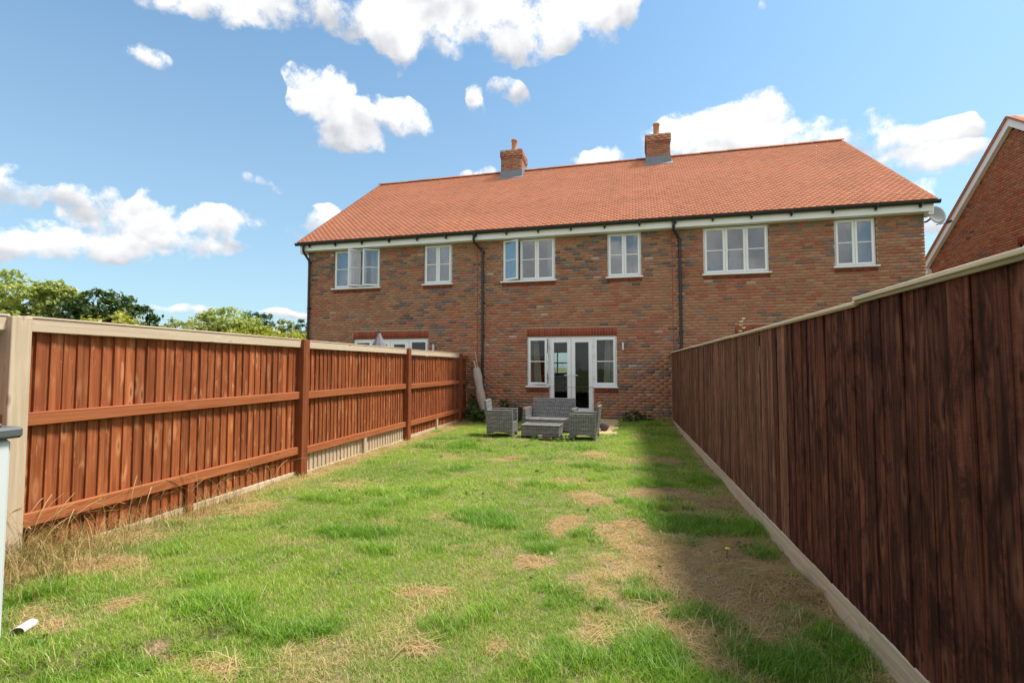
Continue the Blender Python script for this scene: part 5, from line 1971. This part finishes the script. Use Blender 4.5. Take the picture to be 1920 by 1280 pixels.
pick = np.where((df > .42) & (u < sstep(.35, .8, df) * .94) & (tf < .5), r.integers(8, 12, n), pick)
dryv = np.clip(.13 + df * .85 + (r.random(n) - .5) * .42 - tf * .2, 0, 1)
dryv = np.where(pick >= 8, np.clip(dryv + .35, .75, 1), dryv)
sz = (1 + .3 * (tf > .4)) * (.7 + .5 * r.random(n)) * (.85 + .5 * vn2(x * 1.6, y * 1.6, 3)) * np.where(y > 8, 1.25, 1.0)
sz = np.where(nearf, sz * .62, sz)
size = np.stack([sz * np.where(y > 5, 1.25, 1), sz * np.where(y > 5, 1.25, 1), sz * (1 - .35 * np.clip(df, 0, 1))], 1)
rot = np.stack([(r.random(n) - .5) * .35, (r.random(n) - .5) * .35, r.random(n) * 6.283], 1)
me = bpy.data.meshes.new('lawn_grass')
me.vertices.add(n)
me.vertices.foreach_set('co', np.stack([x, y, gz(x, y) - .002], 1).astype(np.float32).ravel())
for nm, typ, arr, key in (('pick', 'INT', pick.astype(np.int32), 'value'), ('rot', 'FLOAT_VECTOR', rot, 'vector'), ('size', 'FLOAT_VECTOR', size, 'vector'),
                          ('dry', 'FLOAT', dryv, 'value'), ('hue', 'FLOAT', hue, 'value')):
    at = me.attributes.new(nm, typ, 'POINT')
    at.data.foreach_set(key, np.ascontiguousarray(arr, np.int32 if typ == 'INT' else np.float32).ravel())
lawn = link('lawn_grass', me, kind='stuff')
md = lawn.modifiers.new('blades', 'NODES')
md.node_group = scatter_group('blade_scatter', src)

# small broad-leaved weeds and clover scattered through the turf
wr = np.random.default_rng(91)
lobes_w = []
for k in range(70):
    wy = 1.9 + 8 * wr.random() ** 1.5
    wx = left_x(wy) + .5 + wr.random() * (right_x(wy) - left_x(wy) - .7)
    q_ = .03 + .06 * wr.random()
    if wx < -3.3 and wy < 2.1:
        continue
    lobes_w.append((wx, wy, float(gz(wx, wy)) + .018, q_, q_, .014))
V, F, tn = leaf_cloud(lobes_w, 2600, .013, 93, clump=8, aspect=.8, hollow=.1, flat=1.2)
link('lawn_weeds', quick_mesh('lawn_weeds', V, F, MT['leaf_light'], {'tone': np.clip(.4 + tn * .6, 0, 1)}), kind='stuff')

# long dry grass and seed heads along the left fence
rr = random.Random(5)
V, F, tone, along = [], [], [], []


def stalk(x, y, h, lean_a, lean, wd, tv, head=False):
    z0 = float(gz(x, y))
    segs = 6
    dx, dy = math.cos(lean_a), math.sin(lean_a)
    pts_ = []
    for j in range(segs + 1):
        t = j / segs
        pts_.append((x + dx * lean * h * t ** 2, y + dy * lean * h * t ** 2, z0 + h * (t - .38 * lean * t ** 3)))
    base = len(V)
    for j, p in enumerate(pts_):
        w_ = wd * (1 - .75 * j / segs)
        if head and j >= segs - 2:
            w_ = wd * (1.7 if j == segs - 1 else 1.1)
        V.append((p[0] - dy * w_, p[1] + dx * w_, p[2]))
        V.append((p[0] + dy * w_, p[1] - dx * w_, p[2]))
        tone.extend([tv, tv])
        along.extend([j / segs] * 2)
    for j in range(segs):
        k = base + 2 * j
        F.append((k, k + 1, k + 3, k + 2))


spots = [(2.35, .2, 420), (2.6, .25, 460), (2.9, .25, 320), (3.25, .25, 130), (3.7, .2, 90), (4.25, .22, 150), (4.6, .2, 110), (5.0, .3, 50), (5.6, .3, 40), (6.3, .4, 50), (7.4, .5, 50), (8.6, .5, 50), (10.2, .8, 90), (12.2, .3, 60)]
for (yc, sy_, cnt) in spots:
    for q in range(cnt):
        y_ = rr.gauss(yc, sy_)
        x_ = left_x(y_) + .04 + abs(rr.gauss(0, .30 if yc < 3 else .18 if yc < 5 else .1))
        h = rr.uniform(.08, .26) * (1.25 if yc < 3 else .95 if yc < 5 else .55)
        stalk(x_, y_, h, rr.uniform(-3.1, 3.1), rr.uniform(.3, 1.1), rr.uniform(.0014, .0028), rr.random())
for q in range(90):
    y_ = rr.choice([2.45, 2.55, 2.8, 2.9, 3.1, 3.4, 3.6, 4.2, 4.4, 4.7, 5.2]) + rr.gauss(0, .08)
    x_ = left_x(y_) + .06 + abs(rr.gauss(0, .1))
    stalk(x_, y_, rr.uniform(.32, .62), rr.uniform(-2.2, 2.4), rr.uniform(.25, .95), .0024, .6 + .4 * rr.random(), True)
hay = quick_mesh('long_grass', V, F, None, {'tone': tone, 'along': along})
mh, th_, oh = new_mat('hay_stalk')
a_ = th_.attr('tone').outputs['Fac']
cc_ = th_.mix(th_.mr(a_, .15, .45), (0.13, 0.17, 0.035), th_.mix(a_, (0.40, 0.28, 0.11), (0.62, 0.47, 0.23)))
d_ = th_.node('ShaderNodeBsdfDiffuse', {'Color': cc_})
t_ = th_.node('ShaderNodeBsdfTranslucent', {'Color': cc_})
th_.l.new(th_.node('ShaderNodeMixShader', {0: .3, 1: d_.outputs[0], 2: t_.outputs[0]}).outputs[0], oh.inputs[0])
hay.materials.append(mh)
link('long_grass', hay, kind='stuff')
# dead straw caught in the far right corner
V, F, tone, along = [], [], [], []
for q in range(90):
    y_ = 13.2 + rr.gauss(0, .12)
    x_ = .72 + rr.gauss(0, .13)
    stalk(min(x_, right_x(y_) - .03), min(y_, 13.45), rr.uniform(.1, .4), rr.uniform(-3, 3), rr.uniform(.3, 1), .003, .5 + .5 * rr.random())
ds = quick_mesh('dead_straw', V, F, mh, {'tone': tone, 'along': along})
link('dead_straw', ds, kind='stuff')
